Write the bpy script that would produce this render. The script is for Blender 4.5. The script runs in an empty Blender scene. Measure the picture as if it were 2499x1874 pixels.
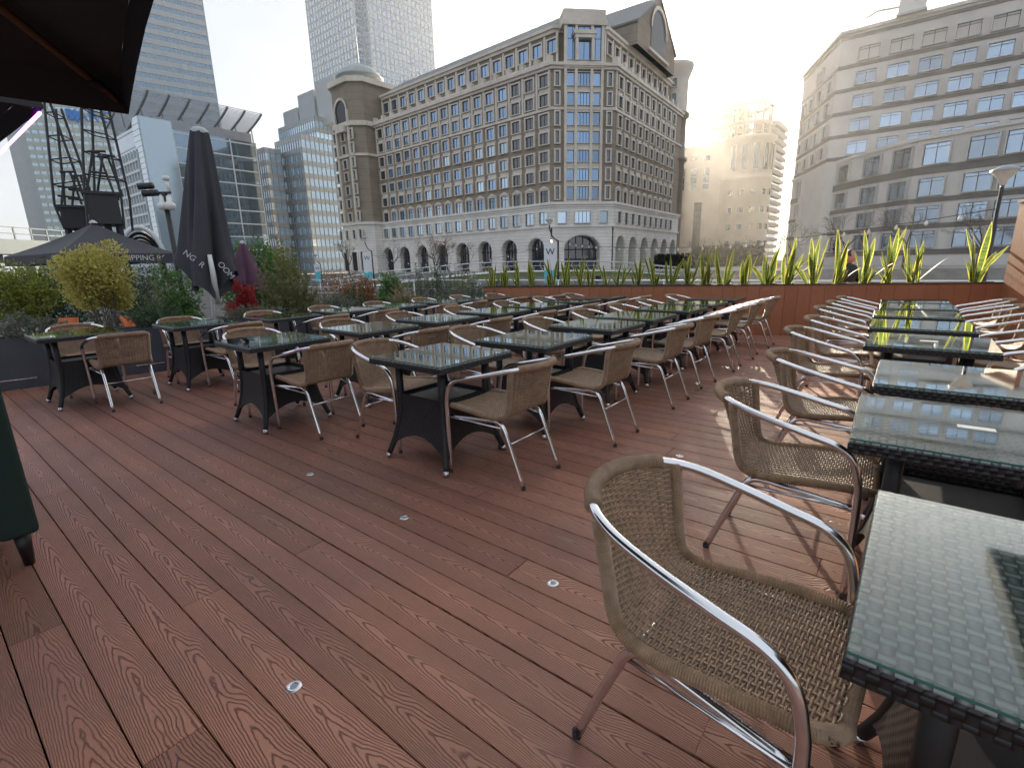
import bpy, math, random
from math import sin, cos, pi, radians as R, sqrt, atan2, tan
from mathutils import Vector as V, Matrix
random.seed(7)
sc = bpy.context.scene
col = sc.collection

# ------------------------------------------------------------------ camera
CAMH = 1.34
F_PX, PITCH, ROLL = 1190.0, R(13.85), R(-1.35)
CX, CY = 1249.5, 937.0
cam = bpy.data.cameras.new('camera')
cam.sensor_width = 36.0; cam.sensor_fit = 'HORIZONTAL'
cam.lens = F_PX / 2499 * 36.0
cam.clip_start = 0.03; cam.clip_end = 4000
camo = bpy.data.objects.new('camera', cam); col.objects.link(camo)
_r0 = V((1, 0, 0)); _u0 = V((0, sin(PITCH), cos(PITCH))); _f = V((0, cos(PITCH), -sin(PITCH)))
_r = _r0 * cos(ROLL) + _u0 * sin(ROLL); _u = _u0 * cos(ROLL) - _r0 * sin(ROLL)
camo.matrix_world = Matrix(((_r.x, _u.x, -_f.x, 0), (_r.y, _u.y, -_f.y, 0), (_r.z, _u.z, -_f.z, CAMH), (0, 0, 0, 1)))
sc.camera = camo

# ------------------------------------------------------------------ sky and sun
SUN_AZ, SUN_EL = R(18.2), R(16.8)
w = bpy.data.worlds.new('World'); sc.world = w; w.use_nodes = True
nt = w.node_tree; nt.nodes.clear()
out = nt.nodes.new('ShaderNodeOutputWorld'); bg = nt.nodes.new('ShaderNodeBackground')
sky = nt.nodes.new('ShaderNodeTexSky'); sky.sky_type = 'NISHITA'; sky.sun_disc = False
sky.sun_elevation = SUN_EL; sky.sun_rotation = SUN_AZ; sky.air_density = 1.2; sky.dust_density = 1.6; sky.ozone_density = 1.6
tc = nt.nodes.new('ShaderNodeTexCoord'); mp = nt.nodes.new('ShaderNodeMapping')
mp.inputs['Scale'].default_value = (1.1, 2.6, 5.0); mp.inputs['Rotation'].default_value = (0, 0.25, 0.6)
nz = nt.nodes.new('ShaderNodeTexNoise'); nz.inputs['Scale'].default_value = 2.2; nz.inputs['Detail'].default_value = 7; nz.inputs['Roughness'].default_value = .55; nz.inputs['Distortion'].default_value = .8
rp = nt.nodes.new('ShaderNodeValToRGB'); rp.color_ramp.elements[0].position = .42; rp.color_ramp.elements[1].position = .72
rp.color_ramp.elements[0].color = (.93, .93, .93, 1); rp.color_ramp.elements[1].color = (.985, .985, .985, 1)
mx = nt.nodes.new('ShaderNodeMix'); mx.data_type = 'RGBA'
nt.links.new(tc.outputs['Generated'], mp.inputs['Vector']); nt.links.new(mp.outputs[0], nz.inputs['Vector'])
nt.links.new(nz.outputs['Fac'], rp.inputs[0]); nt.links.new(rp.outputs[0], mx.inputs[0])
nt.links.new(sky.outputs[0], mx.inputs[6]); mx.inputs[7].default_value = (1.33, 1.43, 1.60, 1)          # thin high cloud veil
nt.links.new(mx.outputs[2], bg.inputs[0]); bg.inputs[1].default_value = 0.12
nt.links.new(bg.outputs[0], out.inputs[0])
sl = bpy.data.lights.new('sun', 'SUN'); sl.energy = 3.4; sl.angle = R(0.8); sl.color = (1, .87, .68)
so = bpy.data.objects.new('sun', sl); col.objects.link(so)
_sd = V((sin(SUN_AZ) * cos(SUN_EL), cos(SUN_AZ) * cos(SUN_EL), sin(SUN_EL)))
so.rotation_euler = _sd.to_track_quat('Z', 'Y').to_euler(); so.location = _sd * 50
vs = sc.view_settings; vs.view_transform = 'Standard'; vs.look = 'None'; vs.exposure = 2.22; vs.gamma = 1; vs.use_curve_mapping = False
sc.cycles.max_bounces = 6; sc.cycles.transparent_max_bounces = 12; sc.cycles.glossy_bounces = 3; sc.cycles.diffuse_bounces = 3
sc.cycles.caustics_reflective = False; sc.cycles.caustics_refractive = False; sc.cycles.use_denoising = True
sc.cycles.sample_clamp_indirect = 6

# ------------------------------------------------------------------ pixel helpers: a pixel gives a direction only
def ray(px, py):
    x = (px - CX) / F_PX; y = -(py - CY) / F_PX
    return _r * x + _u * y + _f
def floor_at(px, py, z=0.0):
    d = ray(px, py); t = (z - CAMH) / d.z; return V((d.x * t, d.y * t, z))
def at_dist(px, py, D):                          # point at horizontal distance D
    d = ray(px, py); t = D / math.hypot(d.x, d.y); return V((d.x * t, d.y * t, CAMH + d.z * t))
def azv(deg): return V((sin(R(deg)), cos(R(deg)), 0))
def az_line(az, P0, dr):                          # where direction az crosses the vertical plane through P0 along dr
    a = azv(az); den = a.x * dr.y - a.y * dr.x
    t = (P0.x * dr.y - P0.y * dr.x) / den; return a * t
def zat(py, p, px=None):                          # height above p's plan position seen at row py (same azimuth)
    D = math.hypot(p.x, p.y); return at_dist(px, py, D).z
YAW = R(51.6)                                     # deck frame: local x = n (across the planks), local y = u (along them)
def DK(n, u, z=0.0): return V((n * cos(YAW) - u * sin(YAW), n * sin(YAW) + u * cos(YAW), z))

# ------------------------------------------------------------------ mesh builder
def crom(pts, k=6):
    P = [V(p) for p in pts]; P = [P[0] * 2 - P[1]] + P + [P[-1] * 2 - P[-2]]; o = []
    for i in range(1, len(P) - 2):
        a, b, c, d = P[i - 1:i + 3]
        for j in range(k):
            t = j / k
            o.append(.5 * ((2 * b) + (c - a) * t + (2 * a - 5 * b + 4 * c - d) * t * t + (3 * b - a - 3 * c + d) * t ** 3))
    o.append(P[-2]); return o
class MB:
    def __init__(s): s.v = []; s.f = []
    def quad(s, a, b, c, d):
        i = len(s.v); s.v += [tuple(a), tuple(b), tuple(c), tuple(d)]; s.f.append((i, i + 1, i + 2, i + 3)); return s
    def face(s, pts):
        i = len(s.v); s.v += [tuple(p) for p in pts]; s.f.append(tuple(range(i, i + len(pts)))); return s
    def box(s, x0, y0, z0, x1, y1, z1):
        i = len(s.v)
        s.v += [(x0, y0, z0), (x1, y0, z0), (x1, y1, z0), (x0, y1, z0), (x0, y0, z1), (x1, y0, z1), (x1, y1, z1), (x0, y1, z1)]
        s.f += [(i, i + 3, i + 2, i + 1), (i + 4, i + 5, i + 6, i + 7), (i, i + 1, i + 5, i + 4), (i + 1, i + 2, i + 6, i + 5), (i + 2, i + 3, i + 7, i + 6), (i + 3, i, i + 4, i + 7)]
        return s
    def fbox(s, O, X, Y, x0, x1, y0, y1, z0, z1):     # box in a frame: origin O, plan axes X, Y
        i = len(s.v)
        for z in (z0, z1):
            for x, y in ((x0, y0), (x1, y0), (x1, y1), (x0, y1)):
                p = O + X * x + Y * y; s.v.append((p.x, p.y, p.z + z))
        s.f += [(i, i + 3, i + 2, i + 1), (i + 4, i + 5, i + 6, i + 7), (i, i + 1, i + 5, i + 4), (i + 1, i + 2, i + 6, i + 5), (i + 2, i + 3, i + 7, i + 6), (i + 3, i, i + 4, i + 7)]
        return s
    def prism(s, poly, z0, z1):
        i = len(s.v); n = len(poly)
        s.v += [(p[0], p[1], z0) for p in poly] + [(p[0], p[1], z1) for p in poly]
        s.f.append(tuple(i + n + k for k in range(n))); s.f.append(tuple(i + n - 1 - k for k in range(n)))
        for k in range(n): s.f.append((i + k, i + (k + 1) % n, i + n + (k + 1) % n, i + n + k))
        return s
    def bevbox(s, x0, y0, z0, x1, y1, z1, b):         # box with bevelled top edges
        i = len(s.v)
        for z, o in ((z0, 0), (z1 - b, 0), (z1, b)):
            s.v += [(x0 + o, y0 + o, z), (x1 - o, y0 + o, z), (x1 - o, y1 - o, z), (x0 + o, y1 - o, z)]
        s.f += [(i + 3, i + 2, i + 1, i), (i + 8, i + 9, i + 10, i + 11)]
        for k in (0, 4):
            for j in range(4): s.f.append((i + k + j, i + k + (j + 1) % 4, i + k + 4 + (j + 1) % 4, i + k + 4 + j))
        return s
    def tube(s, pts, r, n=6, caps=True):
        P = [V(p) for p in pts]; m = len(P); rr = r if isinstance(r, (list, tuple)) else [r] * m
        base = len(s.v); T0 = (P[1] - P[0]).normalized()
        ref = V((0, 0, 1)) if abs(T0.z) < .9 else V((1, 0, 0)); nrm = (ref - T0 * ref.dot(T0)).normalized()
        for i in range(m):
            T = (P[min(i + 1, m - 1)] - P[max(i - 1, 0)])
            T = T.normalized() if T.length > 1e-9 else T0
            nrm = (nrm - T * nrm.dot(T)); nrm = nrm.normalized() if nrm.length > 1e-6 else T.orthogonal().normalized()
            b = T.cross(nrm)
            for k in range(n):
                a = 2 * pi * k / n; q = P[i] + (nrm * cos(a) + b * sin(a)) * rr[i]; s.v.append((q.x, q.y, q.z))
        for i in range(m - 1):
            for k in range(n):
                s.f.append((base + i * n + k, base + i * n + (k + 1) % n, base + (i + 1) * n + (k + 1) % n, base + (i + 1) * n + k))
        if caps and n > 2:
            s.f.append(tuple(base + n - 1 - k for k in range(n))); s.f.append(tuple(base + (m - 1) * n + k for k in range(n)))
        return s
    def lathe(s, prof, n=16, c=(0, 0, 0), a0=0, a1=2 * pi):
        base = len(s.v); m = len(prof); full = abs(a1 - a0 - 2 * pi) < 1e-6; nn = n if full else n + 1
        for r, z in prof:
            for k in range(nn):
                a = a0 + (a1 - a0) * k / n; s.v.append((c[0] + r * cos(a), c[1] + r * sin(a), c[2] + z))
        for i in range(m - 1):
            for k in range(n):
                k2 = (k + 1) % nn
                s.f.append((base + i * nn + k, base + i * nn + k2, base + (i + 1) * nn + k2, base + (i + 1) * nn + k))
        return s
    def grid(s, fn, nu, nv):
        base = len(s.v)
        for j in range(nv + 1):
            for i in range(nu + 1): s.v.append(tuple(fn(i / nu, j / nv)))
        for j in range(nv):
            for i in range(nu):
                a = base + j * (nu + 1) + i; s.f.append((a, a + 1, a + nu + 2, a + nu + 1))
        return s
    def mesh(s, name, m, smooth=False):
        me = bpy.data.meshes.new(name); me.from_pydata(s.v, [], s.f)
        if smooth: me.polygons.foreach_set('use_smooth', [True] * len(me.polygons))
        if m is not None: me.materials.append(m)
        me.update(); return me
    def build(s, name, m, parent=None, smooth=False, loc=None, rz=0):
        return obj(name, s.mesh(name, m, smooth), parent, loc, rz)
def obj(name, me, parent=None, loc=None, rz=0):
    o = bpy.data.objects.new(name, me); col.objects.link(o)
    if parent is not None: o.parent = parent
    if loc is not None: o.location = loc
    if rz: o.rotation_euler = (0, 0, rz)
    return o
def tag(o, label, cat, group=None, kind=None):
    if label: o['label'] = label
    if cat: o['category'] = cat
    if group: o['group'] = group
    if kind: o['kind'] = kind
    return o
def thing(name, label, cat, loc=(0, 0, 0), rz=0, group=None):
    o = obj(name, None, None, loc, rz); o.empty_display_size = .1; return tag(o, label, cat, group)
def struct(o): o['kind'] = 'structure'; return o
def copy_tree(o, parent=None):
    c = o.copy(); col.objects.link(c); c.parent = parent
    for ch in o.children: copy_tree(ch, c)
    return c
def text(body, size, m, name, parent, M, ext=0.002, align='CENTER'):
    cu = bpy.data.curves.new(name, 'FONT'); cu.body = body; cu.size = size; cu.extrude = ext; cu.align_x = align; cu.align_y = 'CENTER'
    t = bpy.data.objects.new('tmp', cu); col.objects.link(t)
    dg = bpy.context.evaluated_depsgraph_get(); me = bpy.data.meshes.new_from_object(t.evaluated_get(dg))
    bpy.data.objects.remove(t); me.materials.clear(); me.materials.append(m); me.transform(M)
    return obj(name, me, parent)
def frame_M(O, X, Y, Z):
    return Matrix(((X.x, Y.x, Z.x, O.x), (X.y, Y.y, Z.y, O.y), (X.z, Y.z, Z.z, O.z), (0, 0, 0, 1)))

# ------------------------------------------------------------------ materials
M = {}
def nodes(name):
    m = bpy.data.materials.new(name); m.use_nodes = True; t = m.node_tree
    return m, t, t.nodes['Principled BSDF']
def N(t, kind, **kw):
    n = t.nodes.new('ShaderNode' + kind)
    for k, v in kw.items():
        if hasattr(n, k): setattr(n, k, v)
    return n
def L(t, a, b): t.links.new(a, b)
def math2(t, op, a, b=None, c=None):
    n = N(t, 'Math', operation=op)
    for i, x in enumerate((a, b, c)):
        if x is None: continue
        if isinstance(x, (int, float)): n.inputs[i].default_value = x
        else: L(t, x, n.inputs[i])
    return n.outputs[0]
def pm(name, c, rough=.6, metal=0.0, var=.15, scale=6.0, bump=0.0, bscale=None, rvar=.1, spec=None, dirt=None, rnd=0.0, obj_space=True, stretch=None):
    m, t, b = nodes(name); tcn = N(t, 'TexCoord'); src = tcn.outputs['Object' if obj_space else 'Generated']
    if stretch:
        mpn = N(t, 'Mapping'); mpn.inputs['Scale'].default_value = stretch; L(t, src, mpn.inputs[0]); src = mpn.outputs[0]
    nz_ = N(t, 'TexNoise'); nz_.inputs['Scale'].default_value = scale; nz_.inputs['Detail'].default_value = 6; L(t, src, nz_.inputs['Vector'])
    hs = N(t, 'HueSaturation'); hs.inputs['Color'].default_value = (*c, 1)
    val = N(t, 'MapRange'); val.inputs['From Min'].default_value = .3; val.inputs['From Max'].default_value = .7
    val.inputs['To Min'].default_value = 1 - var; val.inputs['To Max'].default_value = 1 + var; L(t, nz_.outputs['Fac'], val.inputs[0])
    vv = val.outputs[0]
    if rnd:
        oi = N(t, 'ObjectInfo'); rr = N(t, 'MapRange'); rr.inputs['To Min'].default_value = 1 - rnd; rr.inputs['To Max'].default_value = 1 + rnd
        L(t, oi.outputs['Random'], rr.inputs[0]); vv = math2(t, 'MULTIPLY', vv, rr.outputs[0])
    L(t, vv, hs.inputs['Value']); colr = hs.outputs[0]
    if dirt:
        n2 = N(t, 'TexNoise'); n2.inputs['Scale'].default_value = scale * .23; n2.inputs['Detail'].default_value = 8; L(t, src, n2.inputs['Vector'])
        r2 = N(t, 'MapRange'); r2.inputs['From Min'].default_value = .5; r2.inputs['From Max'].default_value = .75; L(t, n2.outputs['Fac'], r2.inputs[0])
        mxn = N(t, 'Mix', data_type='RGBA'); L(t, math2(t, 'MULTIPLY', r2.outputs[0], .6), mxn.inputs[0]); L(t, colr, mxn.inputs[6]); mxn.inputs[7].default_value = (*dirt, 1); colr = mxn.outputs[2]
    L(t, colr, b.inputs['Base Color'])
    rg = N(t, 'MapRange'); rg.inputs['To Min'].default_value = max(0, rough - rvar); rg.inputs['To Max'].default_value = min(1, rough + rvar); L(t, nz_.outputs['Fac'], rg.inputs[0]); L(t, rg.outputs[0], b.inputs['Roughness'])
    b.inputs['Metallic'].default_value = metal
    if spec is not None: b.inputs['Specular IOR Level'].default_value = spec
    if bump:
        n3 = N(t, 'TexNoise'); n3.inputs['Scale'].default_value = bscale or scale * 8; n3.inputs['Detail'].default_value = 4; L(t, src, n3.inputs['Vector'])
        bp = N(t, 'Bump'); bp.inputs['Strength'].default_value = bump; bp.inputs['Distance'].default_value = .01; L(t, n3.outputs['Fac'], bp.inputs['Height']); L(t, bp.outputs[0], b.inputs['Normal'])
    M[name] = m; return m
def leafmat(name, c, trans=.35, var=.35, rough=.5):
    m, t, b = nodes(name); tcn = N(t, 'TexCoord')
    nz_ = N(t, 'TexNoise'); nz_.inputs['Scale'].default_value = 9; nz_.inputs['Detail'].default_value = 3; L(t, tcn.outputs['Object'], nz_.inputs['Vector'])
    wn = N(t, 'TexWhiteNoise', noise_dimensions='1D'); ge = N(t, 'NewGeometry'); L(t, ge.outputs['Random Per Island'], wn.inputs['W'])
    v = N(t, 'MapRange'); v.inputs['To Min'].default_value = 1 - var; v.inputs['To Max'].default_value = 1 + var; L(t, math2(t, 'MULTIPLY', math2(t, 'ADD', nz_.outputs['Fac'], wn.outputs['Value']), .5), v.inputs[0])
    hs = N(t, 'HueSaturation'); hs.inputs['Color'].default_value = (*c, 1); L(t, v.outputs[0], hs.inputs['Value'])
    h2 = N(t, 'MapRange'); h2.inputs['To Min'].default_value = .475; h2.inputs['To Max'].default_value = .52; L(t, wn.outputs['Value'], h2.inputs[0]); L(t, h2.outputs[0], hs.inputs['Hue'])
    L(t, hs.outputs[0], b.inputs['Base Color']); b.inputs['Roughness'].default_value = rough
    tr = N(t, 'BsdfTranslucent'); L(t, hs.outputs[0], tr.inputs[0]); ms = N(t, 'MixShader'); ms.inputs[0].default_value = trans
    o = t.nodes['Material Output']; L(t, b.outputs[0], ms.inputs[1]); L(t, tr.outputs[0], ms.inputs[2]); L(t, ms.outputs[0], o.inputs[0])
    M[name] = m; return m
def emit(name, c, s):
    m, t, b = nodes(name); b.inputs['Base Color'].default_value = (*c, 1); b.inputs['Emission Color'].default_value = (*c, 1); b.inputs['Emission Strength'].default_value = s; M[name] = m; return m
def glassmat(name, c, rough=.04, ior=1.5, tint=1.0, bumpy=.0, metal=0.0):      # reflecting facade glazing: dark body, clear reflections
    m, t, b = nodes(name); tcn = N(t, 'TexCoord'); b.inputs['Base Color'].default_value = (*c, 1); b.inputs['Roughness'].default_value = rough
    b.inputs['IOR'].default_value = ior; b.inputs['Metallic'].default_value = metal; b.inputs['Coat Weight'].default_value = 1.0; b.inputs['Coat Roughness'].default_value = rough; b.inputs['Coat IOR'].default_value = 1.9
    oi = N(t, 'ObjectInfo'); hs = N(t, 'HueSaturation'); hs.inputs['Color'].default_value = (*c, 1)
    v = N(t, 'MapRange'); v.inputs['To Min'].default_value = .6; v.inputs['To Max'].default_value = 1.35; L(t, oi.outputs['Random'], v.inputs[0]); L(t, v.outputs[0], hs.inputs['Value']); L(t, hs.outputs[0], b.inputs['Base Color'])
    nz_ = N(t, 'TexNoise'); nz_.inputs['Scale'].default_value = .35; L(t, tcn.outputs['Object'], nz_.inputs['Vector'])
    bp = N(t, 'Bump'); bp.inputs['Strength'].default_value = .03 + bumpy; bp.inputs['Distance'].default_value = .2; L(t, nz_.outputs['Fac'], bp.inputs['Height']); L(t, bp.outputs[0], b.inputs['Normal']); L(t, bp.outputs[0], b.inputs['Coat Normal'])
    M[name] = m; return m
# ------------------------------------------------------------------ deck, quay, water
def plank_mat():
    m, t, b = nodes('composite_plank'); tcn = N(t, 'TexCoord'); oi = N(t, 'ObjectInfo'); sp = N(t, 'SeparateXYZ'); L(t, tcn.outputs['Object'], sp.inputs[0])
    rnd = math2(t, 'MULTIPLY', oi.outputs['Random'], 37.0)
    X = sp.outputs[0]; Y = math2(t, 'ADD', sp.outputs[1], rnd)
    cb = N(t, 'CombineXYZ'); L(t, math2(t, 'MULTIPLY', X, 6.0), cb.inputs[0]); L(t, math2(t, 'MULTIPLY', Y, 2.0), cb.inputs[1])
    n1 = N(t, 'TexNoise'); n1.inputs['Scale'].default_value = 1.0; n1.inputs['Detail'].default_value = 2; n1.inputs['Roughness'].default_value = .5; L(t, cb.outputs[0], n1.inputs['Vector'])
    cb2 = N(t, 'CombineXYZ'); L(t, math2(t, 'MULTIPLY', X, 34.0), cb2.inputs[0]); L(t, math2(t, 'MULTIPLY', Y, 22.0), cb2.inputs[1])
    n2 = N(t, 'TexNoise'); n2.inputs['Scale'].default_value = 1.0; n2.inputs['Detail'].default_value = 2; L(t, cb2.outputs[0], n2.inputs['Vector'])
    ax = math2(t, 'POWER', math2(t, 'DIVIDE', math2(t, 'ABSOLUTE', math2(t, 'ADD', X, math2(t, 'MULTIPLY', math2(t, 'SUBTRACT', n1.outputs['Fac'], .5), .06))), .076), 1.5)
    f = math2(t, 'MULTIPLY', Y, 9.0)
    f = math2(t, 'ADD', f, math2(t, 'MULTIPLY', ax, 9.5))
    f = math2(t, 'ADD', f, math2(t, 'MULTIPLY', n1.outputs['Fac'], 10.0))
    f = math2(t, 'ADD', f, math2(t, 'MULTIPLY', n2.outputs['Fac'], .9))
    pp = math2(t, 'MULTIPLY', math2(t, 'PINGPONG', f, .5), 2.0)
    sm = N(t, 'MapRange', interpolation_type='SMOOTHSTEP'); sm.inputs['From Min'].default_value = .02; sm.inputs['From Max'].default_value = .48; L(t, pp, sm.inputs[0])
    cb3 = N(t, 'CombineXYZ'); L(t, math2(t, 'MULTIPLY', X, 420.0), cb3.inputs[0]); L(t, math2(t, 'MULTIPLY', Y, 14.0), cb3.inputs[1])
    n3 = N(t, 'TexNoise'); n3.inputs['Scale'].default_value = 1.0; n3.inputs['Detail'].default_value = 2; L(t, cb3.outputs[0], n3.inputs['Vector'])
    n4 = N(t, 'TexNoise'); n4.inputs['Scale'].default_value = 1.3; n4.inputs['Detail'].default_value = 6; L(t, N_geo(t), n4.inputs['Vector'])
    r4 = N(t, 'MapRange'); r4.inputs['From Min'].default_value = .35; r4.inputs['From Max'].default_value = .7; L(t, n4.outputs['Fac'], r4.inputs[0])
    mx1 = N(t, 'Mix', data_type='RGBA'); L(t, sm.outputs[0], mx1.inputs[0]); mx1.inputs[6].default_value = (.15, .056, .036, 1); mx1.inputs[7].default_value = (.45, .198, .122, 1)
    mx2 = N(t, 'Mix', data_type='RGBA'); L(t, math2(t, 'MULTIPLY', r4.outputs[0], .62), mx2.inputs[0]); L(t, mx1.outputs[2], mx2.inputs[6]); mx2.inputs[7].default_value = (.20, .112, .088, 1)
    hs = N(t, 'HueSaturation'); L(t, mx2.outputs[2], hs.inputs['Color'])
    rv = N(t, 'MapRange'); rv.inputs['To Min'].default_value = .78; rv.inputs['To Max'].default_value = 1.18; L(t, oi.outputs['Random'], rv.inputs[0])
    L(t, math2(t, 'MULTIPLY', rv.outputs[0], math2(t, 'ADD', .8, math2(t, 'MULTIPLY', n3.outputs['Fac'], .4))), hs.inputs['Value']); L(t, hs.outputs[0], b.inputs['Base Color'])
    rg = N(t, 'MapRange'); rg.inputs['To Min'].default_value = .36; rg.inputs['To Max'].default_value = .58; L(t, n4.outputs['Fac'], rg.inputs[0]); L(t, rg.outputs[0], b.inputs['Roughness'])
    bp = N(t, 'Bump'); bp.inputs['Strength'].default_value = .8; bp.inputs['Distance'].default_value = .003
    L(t, math2(t, 'ADD', sm.outputs[0], math2(t, 'MULTIPLY', n3.outputs['Fac'], .45)), bp.inputs['Height']); L(t, bp.outputs[0], b.inputs['Normal'])
    M['plank'] = m
def N_geo(t): return N(t, 'NewGeometry').outputs['Position']
plank_mat()
pm('dark_sub', (.02, .015, .013), .9)
def u_bound(n): return 8.45 - .22 * n                     # garden side of the deck
def n_fence(u): return 7.80 + (6.8 - u) * .3625           # quay side of the deck
deck = struct(obj('deck', None)); deck['label'] = 'red brown composite plank deck'
PW, GAP, OFF = .1588, .0045, .025
joints = {3: 2.16, 2: 4.02, 5: 3.10, 1: 1.50, 9: 1.21, 8: 2.83, 22: 1.25}
pl_cache = {}
def plank_me(Ln):
    k = round(Ln, 2)
    if k not in pl_cache:
        pl_cache[k] = MB().bevbox(-PW / 2 + GAP / 2, 0, -.024, PW / 2 - GAP / 2, k - .003, 0, .0022).mesh('plank', M['plank'])
    return pl_cache[k]
rng = random.Random(3)
for i in range(-9, 64):
    n0 = OFF + (i + .5) * PW; lo = -3.4; hi = min(u_bound(n0), 6.8 - (n0 - 7.80) / .3625) if n0 > 7.5 else u_bound(n0)
    j = joints.get(i, rng.uniform(-2, 1.6)); cuts = [lo]
    while j - 3.6 > lo: j -= 3.6
    while j < hi:
        if j > lo + .2: cuts.append(j)
        j += 3.6
    cuts.append(hi)
    w_ = 0.0015 if i in (6, 7) else 0
    for a, b_ in zip(cuts[:-1], cuts[1:]):
        if b_ - a < .12: continue
        o = obj('plank', plank_me(b_ - a), deck, DK(n0 + (w_ if i == 7 else -w_), a), YAW)
sub = MB().face([DK(-1.6, -3.4, -.05), DK(12.2, -3.4, -.05), DK(7.8, 6.75, -.05), DK(-1.6, 8.8, -.05)]).build('deck_base', M['dark_sub'], deck)
# sunk spot lights
pm('steel', (.72, .72, .74), .28, 1.0, .05, 30, .05); pm('lens', (.30, .33, .36), .15, 0, .05)
dl = thing('deck_light', 'small round steel spotlight set flush in a deck plank', 'deck light', (0, 0, 0), 0, 'lights sunk in the deck planks')
MB().lathe([(.0125, .002), (.0145, .0035), (.024, .003), (.026, .0006)], 20).build('ring', M['steel'], dl, True)
MB().lathe([(0.0001, .0022), (.007, .002), (.0128, .0016)], 20).build('lens', M['lens'], dl, True)
spots = [(717, 1675), (987, 1263), (1349, 1423), (757, 1157), (1658, 1113), (1795, 977)]
for k, p in enumerate(spots):
    o = dl if k == 0 else copy_tree(dl); q = floor_at(*p); o.location = (q.x, q.y, 0.0005)

# ------------------------------------------------------------------ cane chair
pm('aluminium', (.80, .80, .81), .17, 1.0, .05, 18, 0, rvar=.06)
pm('cane', (.35, .238, .150), .38, 0, .22, 30, .25, 300, rnd=.10); pm('black_plastic', (.015, .015, .016), .5)
def chair_profile():
    pts = [(.335, .424, .196, 0), (.310, .443, .214, 0), (.17, .440, .226, 0), (.0, .428, .225, 0), (-.10, .430, .214, .006), (-.166, .458, .203, .022), (-.206, .53, .200, .042), (-.250, .64, .208, .070), (-.286, .736, .214, .092)]
    A = crom([(p[0], p[1], p[2]) for p in pts], 14); B = crom([(p[3], 0, 0) for p in pts], 14)
    ss = [0]
    for a, b_ in zip(A[:-1], A[1:]): ss.append(ss[-1] + math.hypot(b_.x - a.x, b_.y - a.y))
    return A, [q.x for q in B], ss
_A, _B, _S = chair_profile()
def prof(sv):
    sv = max(0, min(_S[-1] - 1e-6, sv)); k = 0
    import bisect
    k = bisect.bisect_right(_S, sv) - 1; k = min(k, len(_S) - 2)
    t = (sv - _S[k]) / (_S[k + 1] - _S[k]); a = _A[k].lerp(_A[k + 1], t); c = _B[k] + (_B[k + 1] - _B[k]) * t
    return a.x, a.y, a.z, c
def shell(s, sv):
    y, z, hw, c = prof(sv); d = max(0, 1 - sv / .45)
    return V((s * hw, y + c * s * s, z + .010 * s * s * min(1, d * 2)))
def shell_n(s, sv):
    e = .004; a = shell(s + e, sv) - shell(s - e, sv); b_ = shell(s, min(sv + e, _S[-1])) - shell(s, max(0, sv - e)); return a.cross(b_).normalized()
TOT = _S[-1]; NW = 17; S_SPLIT = .435
def weave(s0, s1):
    m = MB(); pitch = .0085; k0 = int(s0 / pitch) + 1; k1 = int(s1 / pitch)
    for i in range(k0, k1 + 1):
        sv = i * pitch; pts = []
        for q in range((NW - 1) * 3 + 1):
            s = -1 + 2 * q / ((NW - 1) * 3); d = .0040 * cos(pi * q / 3 + pi * i)
            pts.append(shell(s, sv) + shell_n(s, sv) * d)
        m.tube(pts, .0036, 4, False)
    for j in range(NW):
        s = -1 + 2 * j / (NW - 1); K = int((s1 - s0) / .016)
        m.tube([shell(s * .985, s0 + (s1 - s0) * k / K) for k in range(K + 1)], .0042, 4, False)
    return m
def resample(pts, step):
    P = [V(p) for p in pts]; o = [P[0]]; acc = 0
    for a, b_ in zip(P[:-1], P[1:]):
        d = (b_ - a).length; t = step - acc
        while t <= d: o.append(a.lerp(b_, t / d)); t += step
        acc = d - (t - step)
    return o
def wrap(path, r, dr, step=.0030, n=8):
    P = resample(path, step); m = MB(); m.tube(P, [r + (dr if k % 2 else -dr) for k in range(len(P))], n); return m
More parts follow.
